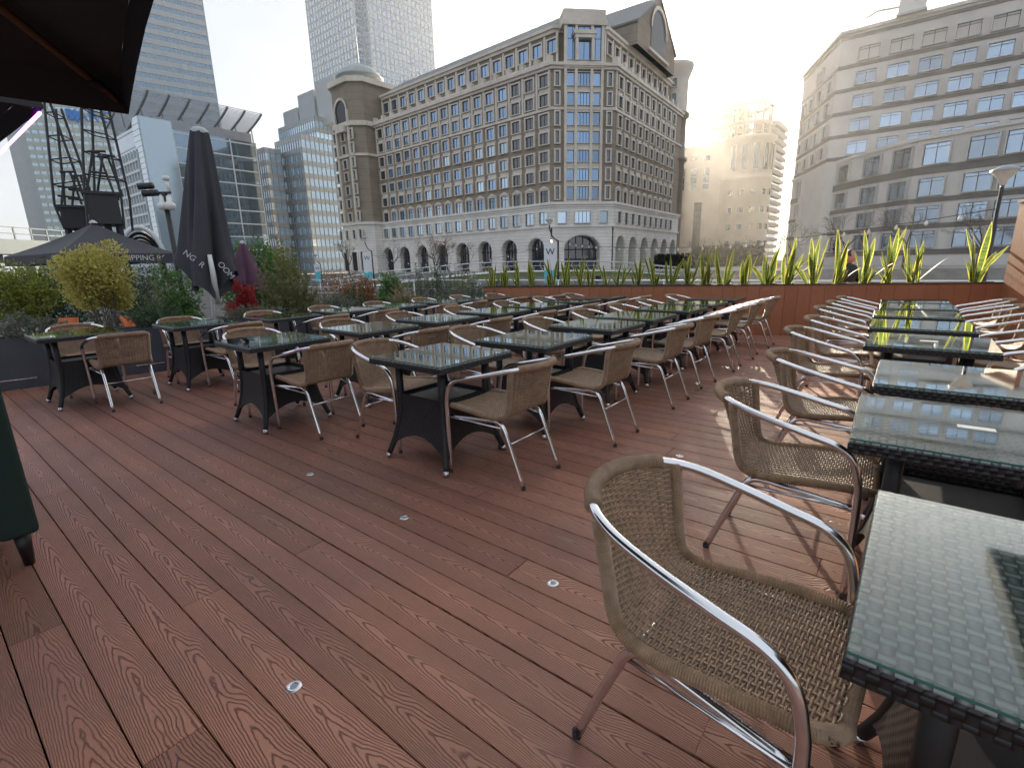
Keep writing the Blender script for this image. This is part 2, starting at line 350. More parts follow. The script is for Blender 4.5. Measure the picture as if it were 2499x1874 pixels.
def make_chair():
    t = thing('cane_armchair', 'chair', 'chair')
    weave(0.004, S_SPLIT).build('seat', M['cane'], t, True); weave(S_SPLIT, TOT).build('backrest', M['cane'], t, True)
    left = [shell(-1, TOT * (1 - k / 60) + .0) for k in range(58)]
    front = [shell(s, 0.0) for s in (-.80, -.6, -.4, -.2, 0, .2, .4, .6, .80)]
    path = crom(left[::4] + front + [V((-p.x, p.y, p.z)) for p in left[::4]][::-1], 10)
    wrap(path, .0175, .0020, .0033, 12).build('woven_rim', M['cane'], t)
    half = [(0, -.300, .750), (.10, -.282, .747), (.185, -.228, .740), (.240, -.140, .722), (.262, -.02, .692), (.270, .11, .660), (.273, .205, .634), (.273, .258, .588), (.271, .282, .51), (.267, .290, .40), (.258, .293, .012)]
    full = crom([(-x, y, z) for x, y, z in half[:0:-1]] + half, 7)
    MB().tube(full, .0142, 12).build('arm_frame', M['aluminium'], t, True)
    arc = crom([(-x, y, z) for x, y, z in half[2:0:-1]] + half[:3], 10)
    wrap(arc, .0215, .0018, .0033, 14).build('rail_wrap', M['cane'], t)
    for s in (-1, 1):
        MB().tube(crom([(s * .246, .283, .384), (s * .214, .04, .400), (s * .202, -.06, .402), (s * .198, -.108, .376), (s * .197, -.15, .29), (s * .199, -.258, .012)], 6), .0138, 10).build('leg', M['aluminium'], t, True)
        MB().tube([(s * .264, .289, .392), (s * .199, -.118, .362)], .0065, 6).build('stretcher', M['aluminium'], t, True)
        MB().lathe([(.0138, 0), (.0142, .02), (.0001, .021)], 10, (s * .258, .294, 0)).build('foot_cap', M['black_plastic'], t, True)
        MB().lathe([(.0138, 0), (.0142, .02), (.0001, .021)], 10, (s * .1995, -.2605, 0)).build('foot_cap', M['black_plastic'], t, True)
    MB().tube([(-.1975, -.162, .27), (.1975, -.162, .27)], .0065, 6).build('stretcher', M['aluminium'], t, True)
    return t
# ------------------------------------------------------------------ wicker table
def wicker(name, c, mode, p=.02):
    m, t, b = nodes(name); tcn = N(t, 'TexCoord'); sp = N(t, 'SeparateXYZ'); L(t, tcn.outputs['Object'], sp.inputs[0])
    A = sp.outputs[0] if mode == 'xy' else math2(t, 'ADD', sp.outputs[0], sp.outputs[1]); B = sp.outputs[1] if mode == 'xy' else sp.outputs[2]
    def s2(x, ph=0): return math2(t, 'POWER', math2(t, 'ABSOLUTE', math2(t, 'SINE', math2(t, 'MULTIPLY', x, pi / p))), 1.5 if mode == 'xy' else .6)
    ck = N(t, 'TexChecker'); ck.inputs['Scale'].default_value = 1.0; cb = N(t, 'CombineXYZ'); L(t, math2(t, 'DIVIDE', A, p), cb.inputs[0]); L(t, math2(t, 'DIVIDE', B, p), cb.inputs[1]); cb.inputs[2].default_value = .5; L(t, cb.outputs[0], ck.inputs['Vector'])
    ck.inputs['Color1'].default_value = (1, 1, 1, 1); ck.inputs['Color2'].default_value = (0, 0, 0, 1)
    mx1 = N(t, 'Mix', data_type='FLOAT'); L(t, ck.outputs['Fac'], mx1.inputs[0]); L(t, s2(A), mx1.inputs[2]); L(t, s2(B), mx1.inputs[3])
    hs = N(t, 'Mix', data_type='RGBA'); L(t, mx1.outputs[0], hs.inputs[0]); k_ = .10 if mode == 'xy' else .25; hs.inputs[6].default_value = (c[0] * k_, c[1] * k_, c[2] * k_, 1); L(t, hs.outputs[2], b.inputs['Base Color'])
    tn = N(t, 'Mix', data_type='RGBA'); L(t, ck.outputs['Fac'], tn.inputs[0]); tn.inputs[6].default_value = (*c, 1); tn.inputs[7].default_value = (c[0] * .62, c[1] * .62, c[2] * .62, 1); L(t, tn.outputs[2], hs.inputs[7])
    b.inputs['Roughness'].default_value = .42
    bp = N(t, 'Bump'); bp.inputs['Strength'].default_value = .9; bp.inputs['Distance'].default_value = .004; L(t, mx1.outputs[0], bp.inputs['Height']); L(t, bp.outputs[0], b.inputs['Normal']); M[name] = m
wicker('wicker_top', (.40, .41, .40), 'xy', .022); wicker('wicker_side', (.020, .020, .022), 'side', .016)
pm('black_leg', (.018, .018, .02), .5, 0, .2, 20)
def clear_glass():
    m, t, b = nodes('table_glass'); g = N(t, 'BsdfGlossy'); g.inputs['Roughness'].default_value = .03; g.inputs['Color'].default_value = (.95, 1, .98, 1)
    tcn = N(t, 'TexCoord'); nz_ = N(t, 'TexNoise'); nz_.inputs['Scale'].default_value = 5; nz_.inputs['Detail'].default_value = 5; L(t, tcn.outputs['Object'], nz_.inputs['Vector'])
    rg = N(t, 'MapRange'); rg.inputs['From Min'].default_value = .4; rg.inputs['From Max'].default_value = .8; rg.inputs['To Min'].default_value = .02; rg.inputs['To Max'].default_value = .10; L(t, nz_.outputs['Fac'], rg.inputs[0]); L(t, rg.outputs[0], g.inputs['Roughness'])
    tr = N(t, 'BsdfTransparent'); tr.inputs[0].default_value = (.88, .94, .92, 1); fr = N(t, 'Fresnel'); fr.inputs['IOR'].default_value = 1.5
    ms = N(t, 'MixShader'); L(t, math2(t, 'MINIMUM', math2(t, 'ADD', fr.outputs[0], math2(t, 'MULTIPLY', math2(t, 'POWER', fr.outputs[0], 2.0), 7.0)), .95), ms.inputs[0]); L(t, tr.outputs[0], ms.inputs[1]); L(t, g.outputs[0], ms.inputs[2]); L(t, ms.outputs[0], t.nodes['Material Output'].inputs[0]); M['table_glass'] = m
clear_glass()
_m, _t, _b = nodes('glass_clear'); _tr = N(_t, 'BsdfTransparent'); _tr.inputs[0].default_value = (.94, .98, .965, 1); L(_t, _tr.outputs[0], _t.nodes['Material Output'].inputs[0]); M['glass_clear'] = _m
pm('glass_edge', (.05, .16, .13), .1); pm('sticker', (.62, .64, .62), .5, 0, .08, 40)
def make_table():
    t = thing('wicker_table', 'table', 'table')
    m = MB(); h = .350
    m.bevbox(-h + .004, -h + .004, .715, h - .004, h - .004, .735, .003); m.build('table_top', M['wicker_top'], t)
    e = MB(); e.bevbox(-h, -h, .693, h, h, .7335, .008).build('woven_edge', M['wicker_side'], t)
    g = MB(); a = .346; g.bevbox(-a, -a, .7365, a, a, .7430, .001); go = g.build('glass_sheet', M['table_glass'], t); go.data.materials.append(M['glass_clear'])
    for pi_, pl_ in enumerate(go.data.polygons): pl_.material_index = 0 if pl_.normal.z > .3 else 1
    MB().box(-a - .0004, -a - .0004, .7372, a + .0004, -a - .00005, .7424).box(-a - .0004, a + .00005, .7372, a + .0004, a + .0004, .7424).box(-a - .0004, -a, .7372, -a - .00005, a, .7424).box(a + .00005, -a, .7372, a + .0004, a, .7424).build('glass_rim', M['glass_edge'], go)
    off = [(.70, .212), (.50, .212), (.38, .214), (.27, .226), (.16, .250), (.06, .282), (.035, .291)]
    def o_at(z):
        for (z0, a0), (z1, a1) in zip(off[:-1], off[1:]):
            if z0 >= z >= z1: return a0 + (a1 - a0) * (z0 - z) / (z0 - z1)
        return off[-1][1]
    for sx in (-1, 1):
        for sy in (-1, 1):
            MB().tube([(sx * a_, sy * a_, z) for z, a_ in off], [.026, .026, .026, .024, .022, .020, .019], 8).build('leg', M['black_leg'], t, True)
            MB().tube([(sx * .2915, sy * .2915, .034), (sx * .299, sy * .299, .004)], [.0205, .019], 8).build('foot_cap', M['steel'], t, True)
    for k in range(4):
        c, s_ = (1, 0, -1, 0)[k], (0, 1, 0, -1)[k]
        def pt(a_, b_, inset):
            zb = .105 + .10 * (1 - (2 * a_ - 1) ** 2); z = .475 + (zb - .475) * b_; o = o_at(z); x = (2 * a_ - 1) * o; y = -(o + .012 - inset)
            return (c * x - s_ * y, s_ * x + c * y, z)
        m = MB(); m.grid(lambda a_, b_: pt(a_, b_, 0), 12, 8); m.grid(lambda a_, b_: pt(1 - a_, b_, .012), 12, 8); m.build('side_panel', M['wicker_side'], t, True)
    MB().box(-.20, -.20, .44, .20, .20, .452).build('shelf', M['black_leg'], t)
    return t
chair0 = make_chair(); table0 = make_table(); used = {'c': False, 't': False}
def put(kind, n, u, rz, label, group):
    src = chair0 if kind == 'c' else table0
    o = src if not used[kind] else copy_tree(src); used[kind] = True
    o.location = DK(n, u, 0.001); o.rotation_euler = (0, 0, YAW + rz); o['label'] = label; o['group'] = group; return o
# (n, u) of the table, then the measured (n, u) of the top rail of the chairs on either side
ROWS = {
 'A': [(2.33, 2.47, (2.37, 1.70), (2.37, 3.37)), (3.27, 2.34, (3.34, 1.56), (3.39, 3.33)), (4.33, 2.33, (4.50, 1.50), (4.34, 3.12)), (5.23, 2.34, (5.40, 1.56), (5.38, 3.22)), (6.25, 2.30, (6.39, 1.58), (6.25, 3.10)), (7.17, 2.30, (7.33, 1.60), (7.16, 3.14)), (8.17, 2.29, (8.35, 1.55), (8.30, 3.12))],
 'B': [(2.06, 4.33, (2.15, 3.62), (2.18, 5.21)), (3.05, 4.26, (3.21, 3.60), (3.14, 5.12)), (3.99, 4.25, (4.20, 3.56), (4.10, 5.18)), (4.98, 4.22, (5.06, 3.50), (5.05, 5.12)), (5.94, 4.24, (6.18, 3.52), (6.10, 5.06)), (6.93, 4.20, (7.12, 3.52), (7.12, 5.05)), (7.83, 4.18, (7.98, 3.44), (8.05, 5.00))],
 'C': [(1.18, 6.80, (1.41, 6.10), (1.32, 7.72)), (2.25, 6.58, (2.46, 5.92), (2.30, 7.40)), (3.22, 6.40, (3.50, 5.74), (3.27, 7.26)), (4.17, 6.39, (4.31, 5.74), (4.22, 7.20)), (5.00, 6.27, (5.38, 5.62), (5.13, 7.10)), (5.96, 6.20, (6.02, 5.52), (6.12, 7.02)), (6.82, 6.06, (6.95, 5.42), (6.95, 6.86)), (7.55, 5.72, (7.68, 5.06), (7.60, 6.52))],
 'R': [(1.155, -.36, None, (1.17, .60)), (2.27, -.27, (2.4, -1.28), (2.40, .62)), (3.20, -.30, (3.3, -1.25), (3.44, .61)), (4.48, -.20, (4.55, -1.15), (4.68, .72)), (5.52, -.17, (5.6, -1.12), (5.66, .71)), (6.55, -.15, (6.75, -1.12), (6.85, .78)), (7.50, -.17, (7.85, -1.12), (7.75, .75)), (8.38, -.15, (8.75, -1.14), (8.62, .72))]}
ROWN = {'A': 'row across the aisle', 'B': 'middle row', 'C': 'planter row', 'R': 'hedge row'}
rr = random.Random(11)
ordn = ['first', 'second', 'third', 'fourth', 'fifth', 'sixth', 'seventh', 'eighth']
for key, row in ROWS.items():
    for i, (n_, u_, right, left) in enumerate(row):
        where = f"{ordn[len(row) - 1 - i]} from the fence, {ROWN[key]}"
        tb = put('t', n_, u_, R(rr.uniform(-1.5, 1.5)), f"black wicker glass table, {where}", 'wicker tables on the deck')
        if key == 'R' and i in (1, 3, 6): MB().box(-.02, -.05, .7434, .02, .05, .7439).build('number_sticker', M['sticker'], tb)
        for side, pos in (('hedge', right), ('garden', left)):
            if pos is None: continue
            n2, u2 = pos; sgn = 1 if side == 'hedge' else -1            # hedge side chair looks along +u
            u3 = u2 + sgn * .30; lim = u_ - sgn * .555; u3 = min(u3, lim) if sgn > 0 else max(u3, lim)
            put('c', n2, u3, (0 if sgn > 0 else pi) + R(rr.uniform(-5, 5)), f"cane armchair, {side} side of table {where}", 'cane armchairs on the deck')

# ------------------------------------------------------------------ board fence with trough of snake plants
pm('fence_board', (.36, .135, .065), .55, 0, .12, 3, .2, 60, rnd=.07, stretch=(30, 30, 2)); pm('trough', (.035, .028, .026), .6, 0, .2, 10); pm('soil', (.03, .022, .016), .95, 0, .4, 40, .6)
FZ = .872
fa, fb = DK(n_fence(6.85), 6.85), DK(n_fence(-1.25), -1.25)
FX = (fb - fa).normalized(); FY = V((-FX.y, FX.x, 0)); FL = (fb - fa).length
fence = thing('board_fence', 'low red brown vertical board fence holding a row of snake plants', 'fence', fa)
O0 = V((0, 0, 0)); bm_ = MB().box(.0015, 0, 0, .1975, .02, FZ).mesh('board', M['fence_board'])
fr = atan2(FX.y, FX.x)
for i in range(int(FL / .2)): obj('board', bm_, fence, FX * (i * .2) + FY * rr.uniform(0, .002), fr)
bk = MB().box(0, .30, -.5, FL, .32, FZ).build('back_board', M['fence_board'], fence, rz=fr)
MB().box(-.02, .30, 0, 0, .32, FZ).box(-.022, 0, 0, -.002, .32, FZ).build('end_board', M['fence_board'], fence, rz=fr)
MB().box(-.03, -.015, FZ, FL, .03, FZ + .018).box(-.03, .29, FZ, FL, .335, FZ + .018).build('capping', M['trough'], fence, rz=fr)
MB().box(0, .03, FZ - .06, FL, .29, FZ - .03).build('soil', M['soil'], fence, rz=fr)
def snake_mat():
    m, t, b = nodes('snake_leaf'); at_ = N(t, 'Attribute', attribute_name='edge'); tcn = N(t, 'TexCoord')
    mp_ = N(t, 'Mapping'); mp_.inputs['Scale'].default_value = (6, 6, 30); L(t, tcn.outputs['Object'], mp_.inputs[0])
    nz_ = N(t, 'TexNoise'); nz_.inputs['Scale'].default_value = 1.0; nz_.inputs['Detail'].default_value = 4; nz_.inputs['Distortion'].default_value = 1; L(t, mp_.outputs[0], nz_.inputs['Vector'])
    r1 = N(t, 'MapRange'); r1.inputs['From Min'].default_value = .42; r1.inputs['From Max'].default_value = .6; L(t, nz_.outputs['Fac'], r1.inputs[0])
    g = N(t, 'Mix', data_type='RGBA'); L(t, r1.outputs[0], g.inputs[0]); g.inputs[6].default_value = (.075, .125, .035, 1); g.inputs[7].default_value = (.17, .23, .06, 1)
    r2 = N(t, 'MapRange', interpolation_type='SMOOTHSTEP'); r2.inputs['From Min'].default_value = .60; r2.inputs['From Max'].default_value = .78; L(t, at_.outputs['Fac'], r2.inputs[0])
    c = N(t, 'Mix', data_type='RGBA'); L(t, r2.outputs[0], c.inputs[0]); L(t, g.outputs[2], c.inputs[6]); c.inputs[7].default_value = (.62, .56, .10, 1)
    L(t, c.outputs[2], b.inputs['Base Color']); b.inputs['Roughness'].default_value = .55; b.inputs['Specular IOR Level'].default_value = .3
    tr = N(t, 'BsdfTranslucent'); L(t, c.outputs[2], tr.inputs[0]); ms = N(t, 'MixShader'); ms.inputs[0].default_value = .55; L(t, b.outputs[0], ms.inputs[1]); L(t, tr.outputs[0], ms.inputs[2]); L(t, ms.outputs[0], t.nodes['Material Output'].inputs[0]); M['snake_leaf'] = m
snake_mat()
def blade(bend, wmax, twist):
    me = MB(); K = 12; W = [(-1), (-.72), 0, .72, 1]; ed = []
    for k in range(K + 1):
        q = k / K; wd = wmax * (.55 + .45 * min(1, q * 2.5)) * (1 - max(0, (q - .55) / .45) ** 2.2) + .0008; a = twist * q
        for x in W:
            cup = .35 * wd * abs(x)
            lx, ly = x * wd, cup
            me.v.append((lx * cos(a) - ly * sin(a), lx * sin(a) + ly * cos(a) + bend * q ** 2.2, q * (1 - .25 * abs(bend) * q))); ed.append(abs(x) if k < K else 1)
    for k in range(K):
        for j in range(4): i = k * 5 + j; me.f.append((i, i + 1, i + 6, i + 5))
    mm = me.mesh('leaf', M['snake_leaf'], True); at_ = mm.attributes.new('edge', 'FLOAT', 'POINT'); at_.data.foreach_set('value', ed); return mm
blades = [blade(b_, w_, t_) for b_, w_, t_ in ((.05, .042, .4), (.16, .040, -.8), (-.07, .044, 1.0), (.30, .036, .7), (.10, .038, -1.4), (.45, .032, .3))]
px_list = [1200, 1232, 1264, 1298, 1346, 1381, 1412, 1442, 1478, 1512, 1554, 1592, 1640, 1680, 1721, 1763, 1819, 1871, 1919, 1980, 2041, 2106, 2160, 2228, 2373]
dn = FX
for k, x in enumerate(px_list):
    az = math.degrees(atan2(*ray(x, 697).xy)); p = az_line(az, fa + FY * .16, dn); h = (.50 if x < 1660 else .62 if x < 1900 else .76)
    nth = len(px_list) - k
    pos = 'the tall corner wall' if k > 12 else 'the garden end of the fence'
    cnt = nth if k > 12 else k + 1
    words = ['', 'first', 'second', 'third', 'fourth', 'fifth', 'sixth', 'seventh', 'eighth', 'ninth', 'tenth', 'eleventh', 'twelfth', 'thirteenth']
    t = thing('snake_plant', f"{'bright backlit' if k > 17 else 'green'} snake plant with yellow edged leaves, {words[cnt]} from {pos}", 'plant', (p.x, p.y, FZ - .04), rr.uniform(0, 6), 'snake plants along the fence')
    small = k < 13; nl = rr.randint(8, 11) if small else rr.randint(8, 12)
    for j in range(nl):
        inner = j < nl * .45; o = obj('leaf', blades[rr.choice((0, 2, 4, 1) if inner else (1, 3, 4, 5, 3))], t, (rr.uniform(-.06, .06), rr.uniform(-.06, .06), 0))
        s = h * (rr.uniform(.75, 1.3) if inner else rr.uniform(.4, .95)); wd = rr.uniform(.55, .8) if small else rr.uniform(.8, 1.15)
        o.scale = (wd, s if not inner else .8, s); o.rotation_euler = (R(rr.uniform(-9, 6) if inner else rr.uniform(-34, -8)), R(rr.uniform(-10, 10)), 2 * pi * (j + rr.random() * .8) / nl)
# ------------------------------------------------------------------ ground, water, far bank
pm('paving', (.13, .125, .12), .95, 0, .2, .6, .1, rvar=.04, spec=.15); pm('quay_stone', (.30, .29, .27), .95, 0, .2, .8, .2, 12, rvar=.04, spec=.15)
def water_mat():
    m, t, b = nodes('dock_water'); b.inputs['Base Color'].default_value = (.012, .022, .022, 1); b.inputs['Roughness'].default_value = .06; b.inputs['IOR'].default_value = 1.33
    tcn = N(t, 'TexCoord'); n1 = N(t, 'TexNoise'); n1.inputs['Scale'].default_value = .9; n1.inputs['Detail'].default_value = 5; L(t, tcn.outputs['Object'], n1.inputs['Vector'])
    bp = N(t, 'Bump'); bp.inputs['Strength'].default_value = .35; bp.inputs['Distance'].default_value = .15; L(t, n1.outputs['Fac'], bp.inputs['Height']); L(t, bp.outputs[0], b.inputs['Normal']); M['water'] = m
water_mat()
GZ = -.42
BIG = 1100

def bank(o): return DK(o[0], o[1])
struct(MB().face([(-BIG, -BIG, -6), (BIG, -BIG, -6), (BIG, BIG, -6), (-BIG, BIG, -6)]).build('ground', M['paving']))
# near quay: garden terrace and promenade on our side of the dock
struct(MB().prism([DK(-60, -120), DK(24, -120), DK(24, 160), DK(-60, 160)], -5.8, GZ + .1).build('near_quay', M['paving']))
struct(MB().face([DK(23, -400, -2.6), DK(95, -400, -2.6), DK(95, 400, -2.6), DK(23, 400, -2.6)]).build('dock_water', M['water']))
struct(MB().prism([DK(80, -600), DK(760, -600), DK(760, 760), DK(80, 760)], -5.8, GZ).build('far_quay', M['quay_stone']))
# ------------------------------------------------------------------ buildings
pm('brown_stone', (.31, .255, .195), .75, 0, .12, .35, .15, 3, dirt=(.24, .185, .125)); pm('trim_stone', (.70, .635, .55), .7, 0, .1, .5, .1, 4, dirt=(.46, .40, .33)); pm('pale_stone', (.80, .76, .70), .7, 0, .1, .4, .1, 3, dirt=(.62, .58, .53))
def add_joints(name, ch, dark):                           # coursed ashlar: thin recessed bed joints
    t = M[name].node_tree; b = t.nodes['Principled BSDF']; src = b.inputs['Base Color'].links[0].from_socket; sp = N(t, 'SeparateXYZ'); L(t, N_geo(t), sp.inputs[0])
    j = N(t, 'MapRange'); j.inputs['From Min'].default_value = .90; j.inputs['From Max'].default_value = .97; L(t, math2(t, 'FRACT', math2(t, 'DIVIDE', sp.outputs[2], ch)), j.inputs[0])
    mx_ = N(t, 'Mix', data_type='RGBA', blend_type='MULTIPLY'); L(t, math2(t, 'MULTIPLY', j.outputs[0], dark), mx_.inputs[0]); L(t, src, mx_.inputs[6]); mx_.inputs[7].default_value = (.35, .33, .31, 1); L(t, mx_.outputs[2], b.inputs['Base Color'])
add_joints('pale_stone', .78, .8); add_joints('brown_stone', 1.9, .4)
pm('slate', (.20, .20, .19), .55, 0, .12, .4); pm('lead', (.36, .39, .38), .4, .6, .15, .5); pm('win_frame', (.02, .028, .05), .4); pm('dark_room', (.012, .012, .014), .3)
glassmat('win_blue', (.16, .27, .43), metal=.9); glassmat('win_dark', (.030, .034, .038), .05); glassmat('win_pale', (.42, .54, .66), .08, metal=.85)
glassmat('curtain', (.48, .64, .76), .10, metal=.5); glassmat('curtain_dark', (.17, .28, .38), .05, metal=.75); pm('spandrel', (.42, .45, .46), .35, .2, .06, .3); pm('grid_white', (.62, .65, .66), .4, .1, .05, .4); pm('steel_grey', (.30, .32, .34), .4, .5, .08, .5)
def multi(name, parts, smooth=False):
    me = bpy.data.meshes.new(name); v = []; f = []; mi = []
    for k, (mb, mat) in enumerate(parts):
        o = len(v); v += mb.v; f += [tuple(i + o for i in q) for q in mb.f]; mi += [k] * len(mb.f)
    me.from_pydata(v, [], f)
    for _, mat in parts: me.materials.append(mat)
    me.polygons.foreach_set('material_index', mi)
    if smooth: me.polygons.foreach_set('use_smooth', [True] * len(f))
    me.update(); return me
# window local frame: x along facade, y out of the wall (towards -Y in), z up; origin at the middle of the sill
def window_me(wd, h, sur, style=''):
    m = MB(); d = .42; s = sur
    m.box(-wd / 2 - s, -d, 0 - s * .6, -wd / 2, .0, h + s).box(wd / 2, -d, 0 - s * .6, wd / 2 + s, 0, h + s).box(-wd / 2, -d, h, wd / 2, 0, h + s).box(-wd / 2, -d - .06, -s * .6, wd / 2, 0, 0)
    if style == 'ped': m.face([(-wd / 2 - s - .15, -d - .12, h + s), (wd / 2 + s + .15, -d - .12, h + s), (0, -d - .12, h + s + .75)]); m.quad((-wd / 2 - s - .15, -d - .12, h + s), (0, -d - .12, h + s + .75), (0, 0, h + s + .75), (-wd / 2 - s - .15, 0, h + s)); m.quad((0, -d - .12, h + s + .75), (wd / 2 + s + .15, -d - .12, h + s), (wd / 2 + s + .15, 0, h + s), (0, 0, h + s + .75))
    return m
def pane_me(wd, h, nx=2, tr=None, glass='win_blue'):
    g = MB(); fr_ = MB(); y = -.02
    g.quad((-wd / 2, y, 0), (wd / 2, y, 0), (wd / 2, y, h), (-wd / 2, y, h))
    b = .07; yy = -.07
    fr_.box(-wd / 2, yy, 0, -wd / 2 + b, y - .002, h).box(wd / 2 - b, yy, 0, wd / 2, y - .002, h).box(-wd / 2 + b, yy, h - b, wd / 2 - b, y - .002, h).box(-wd / 2 + b, yy, 0, wd / 2 - b, y - .002, b)
    for k in range(1, nx): x = -wd / 2 + wd * k / nx; fr_.box(x - b * .7, yy - .01, b, x + b * .7, y - .002, h - b)
    if tr: fr_.box(-wd / 2 + b, yy - .004, h * tr - .04, wd / 2 - b, y - .002, h * tr + .04)
    return multi('pane', [(g, M[glass]), (fr_, M['win_frame'])])
wcache = {}
def add_window(parent, O, X, Z0, wd, h, sur=.28, style='', nx=2, tr=None, glass='win_blue', trim='trim_stone'):
    k = (round(wd, 2), round(h, 2), sur, style, trim); k2 = (round(wd, 2), round(h, 2), nx, tr, glass)
    if k not in wcache: wcache[k] = window_me(wd, h, sur, style).mesh('window', M[trim])
    if k2 not in wcache: wcache[k2] = pane_me(wd, h, nx, tr, glass)
    w_ = obj('window', wcache[k], parent, V((O.x, O.y, Z0)), atan2(X.y, X.x)); obj('pane', wcache[k2], w_); return w_
def poly_off(poly, d):                                       # offset a convex polygon outward (counter clockwise)
    n_ = len(poly); o = []
    for i in range(n_):
        a, b, c = V(poly[i - 1]).to_2d(), V(poly[i]).to_2d(), V(poly[(i + 1) % n_]).to_2d()
        e1 = (b - a).normalized(); e2 = (c - b).normalized(); n1 = V((e1.y, -e1.x)); n2 = V((e2.y, -e2.x)); bis = (n1 + n2); bis = bis / bis.dot(n1) if abs(bis.dot(n1)) > .2 else n1
        p = b + bis * d; o.append((p.x, p.y))
    return o
# ---- the big brown stone block with arcade
dW, inW = azv(-48.9), azv(41.1); dR = azv(36.0); inR = azv(36 - 90)
Pc = azv(4.87) * (96 / cos(R(41.1 - 4.87))); dC = azv(83.5); inC = azv(-6.5)
Pr = az_line(11.43, Pc, dC)
LW, LR = 68.0, 47.0
Pl = Pc + dW * LW; Pe = Pr + dR * LR
foot = [tuple(p.xy) for p in (Pl, Pc, Pr, Pe, Pe + inR * 30, Pl + inW * 30)]
hb = thing('stone_office_block', 'large brown and pale stone office block with ground floor arcade and domed corner tower', 'building', (0, 0, 0))
Z = lambda z: 1.34 + (z - 1.34) * 1.181
base_t, str_c, par, top_c, eave = 14.2, 9.2, 42.5, 50.6, 53.6
MB().prism(foot, base_t, par).build('upper_wall', M['brown_stone'], hb)
MB().prism(poly_off(foot, .5), str_c + .5, base_t).build('lower_wall', M['pale_stone'], hb)
def ring(o, z0, z1, nm, mt): MB().prism(poly_off(foot, o), z0, z1).build(nm, M[mt], hb)
ring(1.0, base_t, base_t + .55, 'base_cornice', 'pale_stone'); ring(.75, base_t - .5, base_t - .002, 'base_cornice', 'pale_stone'); ring(.8, str_c, str_c + .5, 'string_course', 'pale_stone')
ring(.35, 33.95, 34.5, 'string_course', 'trim_stone'); ring(.9, par, par + .6, 'cornice', 'trim_stone'); ring(.5, par - .6, par, 'cornice', 'trim_stone')
top = poly_off(foot, -3.0); MB().prism(top, par + .6, top_c).build('attic_wall', M['brown_stone'], hb)
MB().prism(poly_off(top, .5), top_c - .7, top_c).build('cornice', M['trim_stone'], hb); MB().prism(poly_off(top, .9), top_c, top_c + .6).build('cornice', M['trim_stone'], hb)
# parapet blocks along the setback
def slope_roof(a, z0, b, z1):
    m = MB(); n_ = len(a); i = 0; m.v += [(p[0], p[1], z0) for p in a] + [(p[0], p[1], z1) for p in b]; m.f.append(tuple(n_ + k for k in range(n_)))
    for k in range(n_): m.f.append((k, (k + 1) % n_, n_ + (k + 1) % n_, n_ + k))
    return m
slope_roof(poly_off(top, .5), top_c + .6, poly_off(top, -4.5), eave + 1.2).build('roof', M['slate'], hb)
rows = [(38.68, 41.14), (34.88, 37.24), (30.85, 33.32), (27.2, 29.5), (23.3, 25.6), (19.4, 21.67)]
colsW = [1.9 + 4.1 * i for i in range(16)]; colsR = [2.6 + 4.1 * i for i in range(10)]
gl = random.Random(5)
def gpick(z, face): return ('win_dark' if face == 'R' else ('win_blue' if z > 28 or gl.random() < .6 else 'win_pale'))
spd = MB()
for face, P0, X, cols_ in (('W', Pc, dW, colsW), ('R', Pr, dR, colsR)):
    out_ = -inW if face == 'W' else -inR; wx = (-dW if face == 'W' else dR); wd = 2.35 if face == 'W' else 2.0
    for i, s in enumerate(cols_):
        P = P0 + X * s
        for z0, z1 in rows: add_window(hb, P, wx, z0, wd, z1 - z0, .30, glass='win_dark' if (face == 'W' and i in (0, 1, 2, 15)) else gpick(z0, face))  # last column, by the domed tower: corner shade put into darker glass
        add_window(hb, P, wx, base_t + .62, wd, 2.55, .30, 'ped', 2, .72, glass='win_dark' if (face == 'W' and i in (0, 1, 2, 15)) else gpick(20, face))
        add_window(hb, P + out_ * .5, wx, 10.1, wd, 2.6, .12, '', 2, None, glass='win_dark' if face == 'R' else 'win_pale', trim='pale_stone')
        Q = P + (inW if face == 'W' else inR) * 3.0
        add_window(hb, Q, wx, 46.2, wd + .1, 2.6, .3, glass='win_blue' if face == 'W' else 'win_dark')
        for (a0, b0), (a1, b1) in zip(rows[0::2], rows[1::2]):                 # carved spandrel panel between the paired windows
            spd.fbox(P, wx, out_, -wd / 2 - .28, wd / 2 + .28, 0, .10, b1 + .32, a0 - .22)
    for i in range(len(cols_) + 1):                                              # flat pilasters of the upper floors and attic, pier blocks on the parapet
        s = cols_[0] - 2.05 + 4.1 * i; P = P0 + X * max(.5, s)
        spd.fbox(P, wx, out_, -.28, .28, 0, .22, 34.5, par - .6); Q = P + (inW if face == 'W' else inR) * 3
        spd.fbox(Q, wx, out_, -.3, .3, 0, .25, par + .6, top_c - .7); spd.fbox(P, wx, out_, -.55, .55, -.6, .5, par + .6, par + 2.1)
    LL = LW if face == 'W' else LR
    spd.fbox(P0, X, out_, .3, LL, -.25, .2, par + .6, par + 1.3)
o = spd.build('stone_relief', M['trim_stone'], hb); o['kind'] = 'stuff'
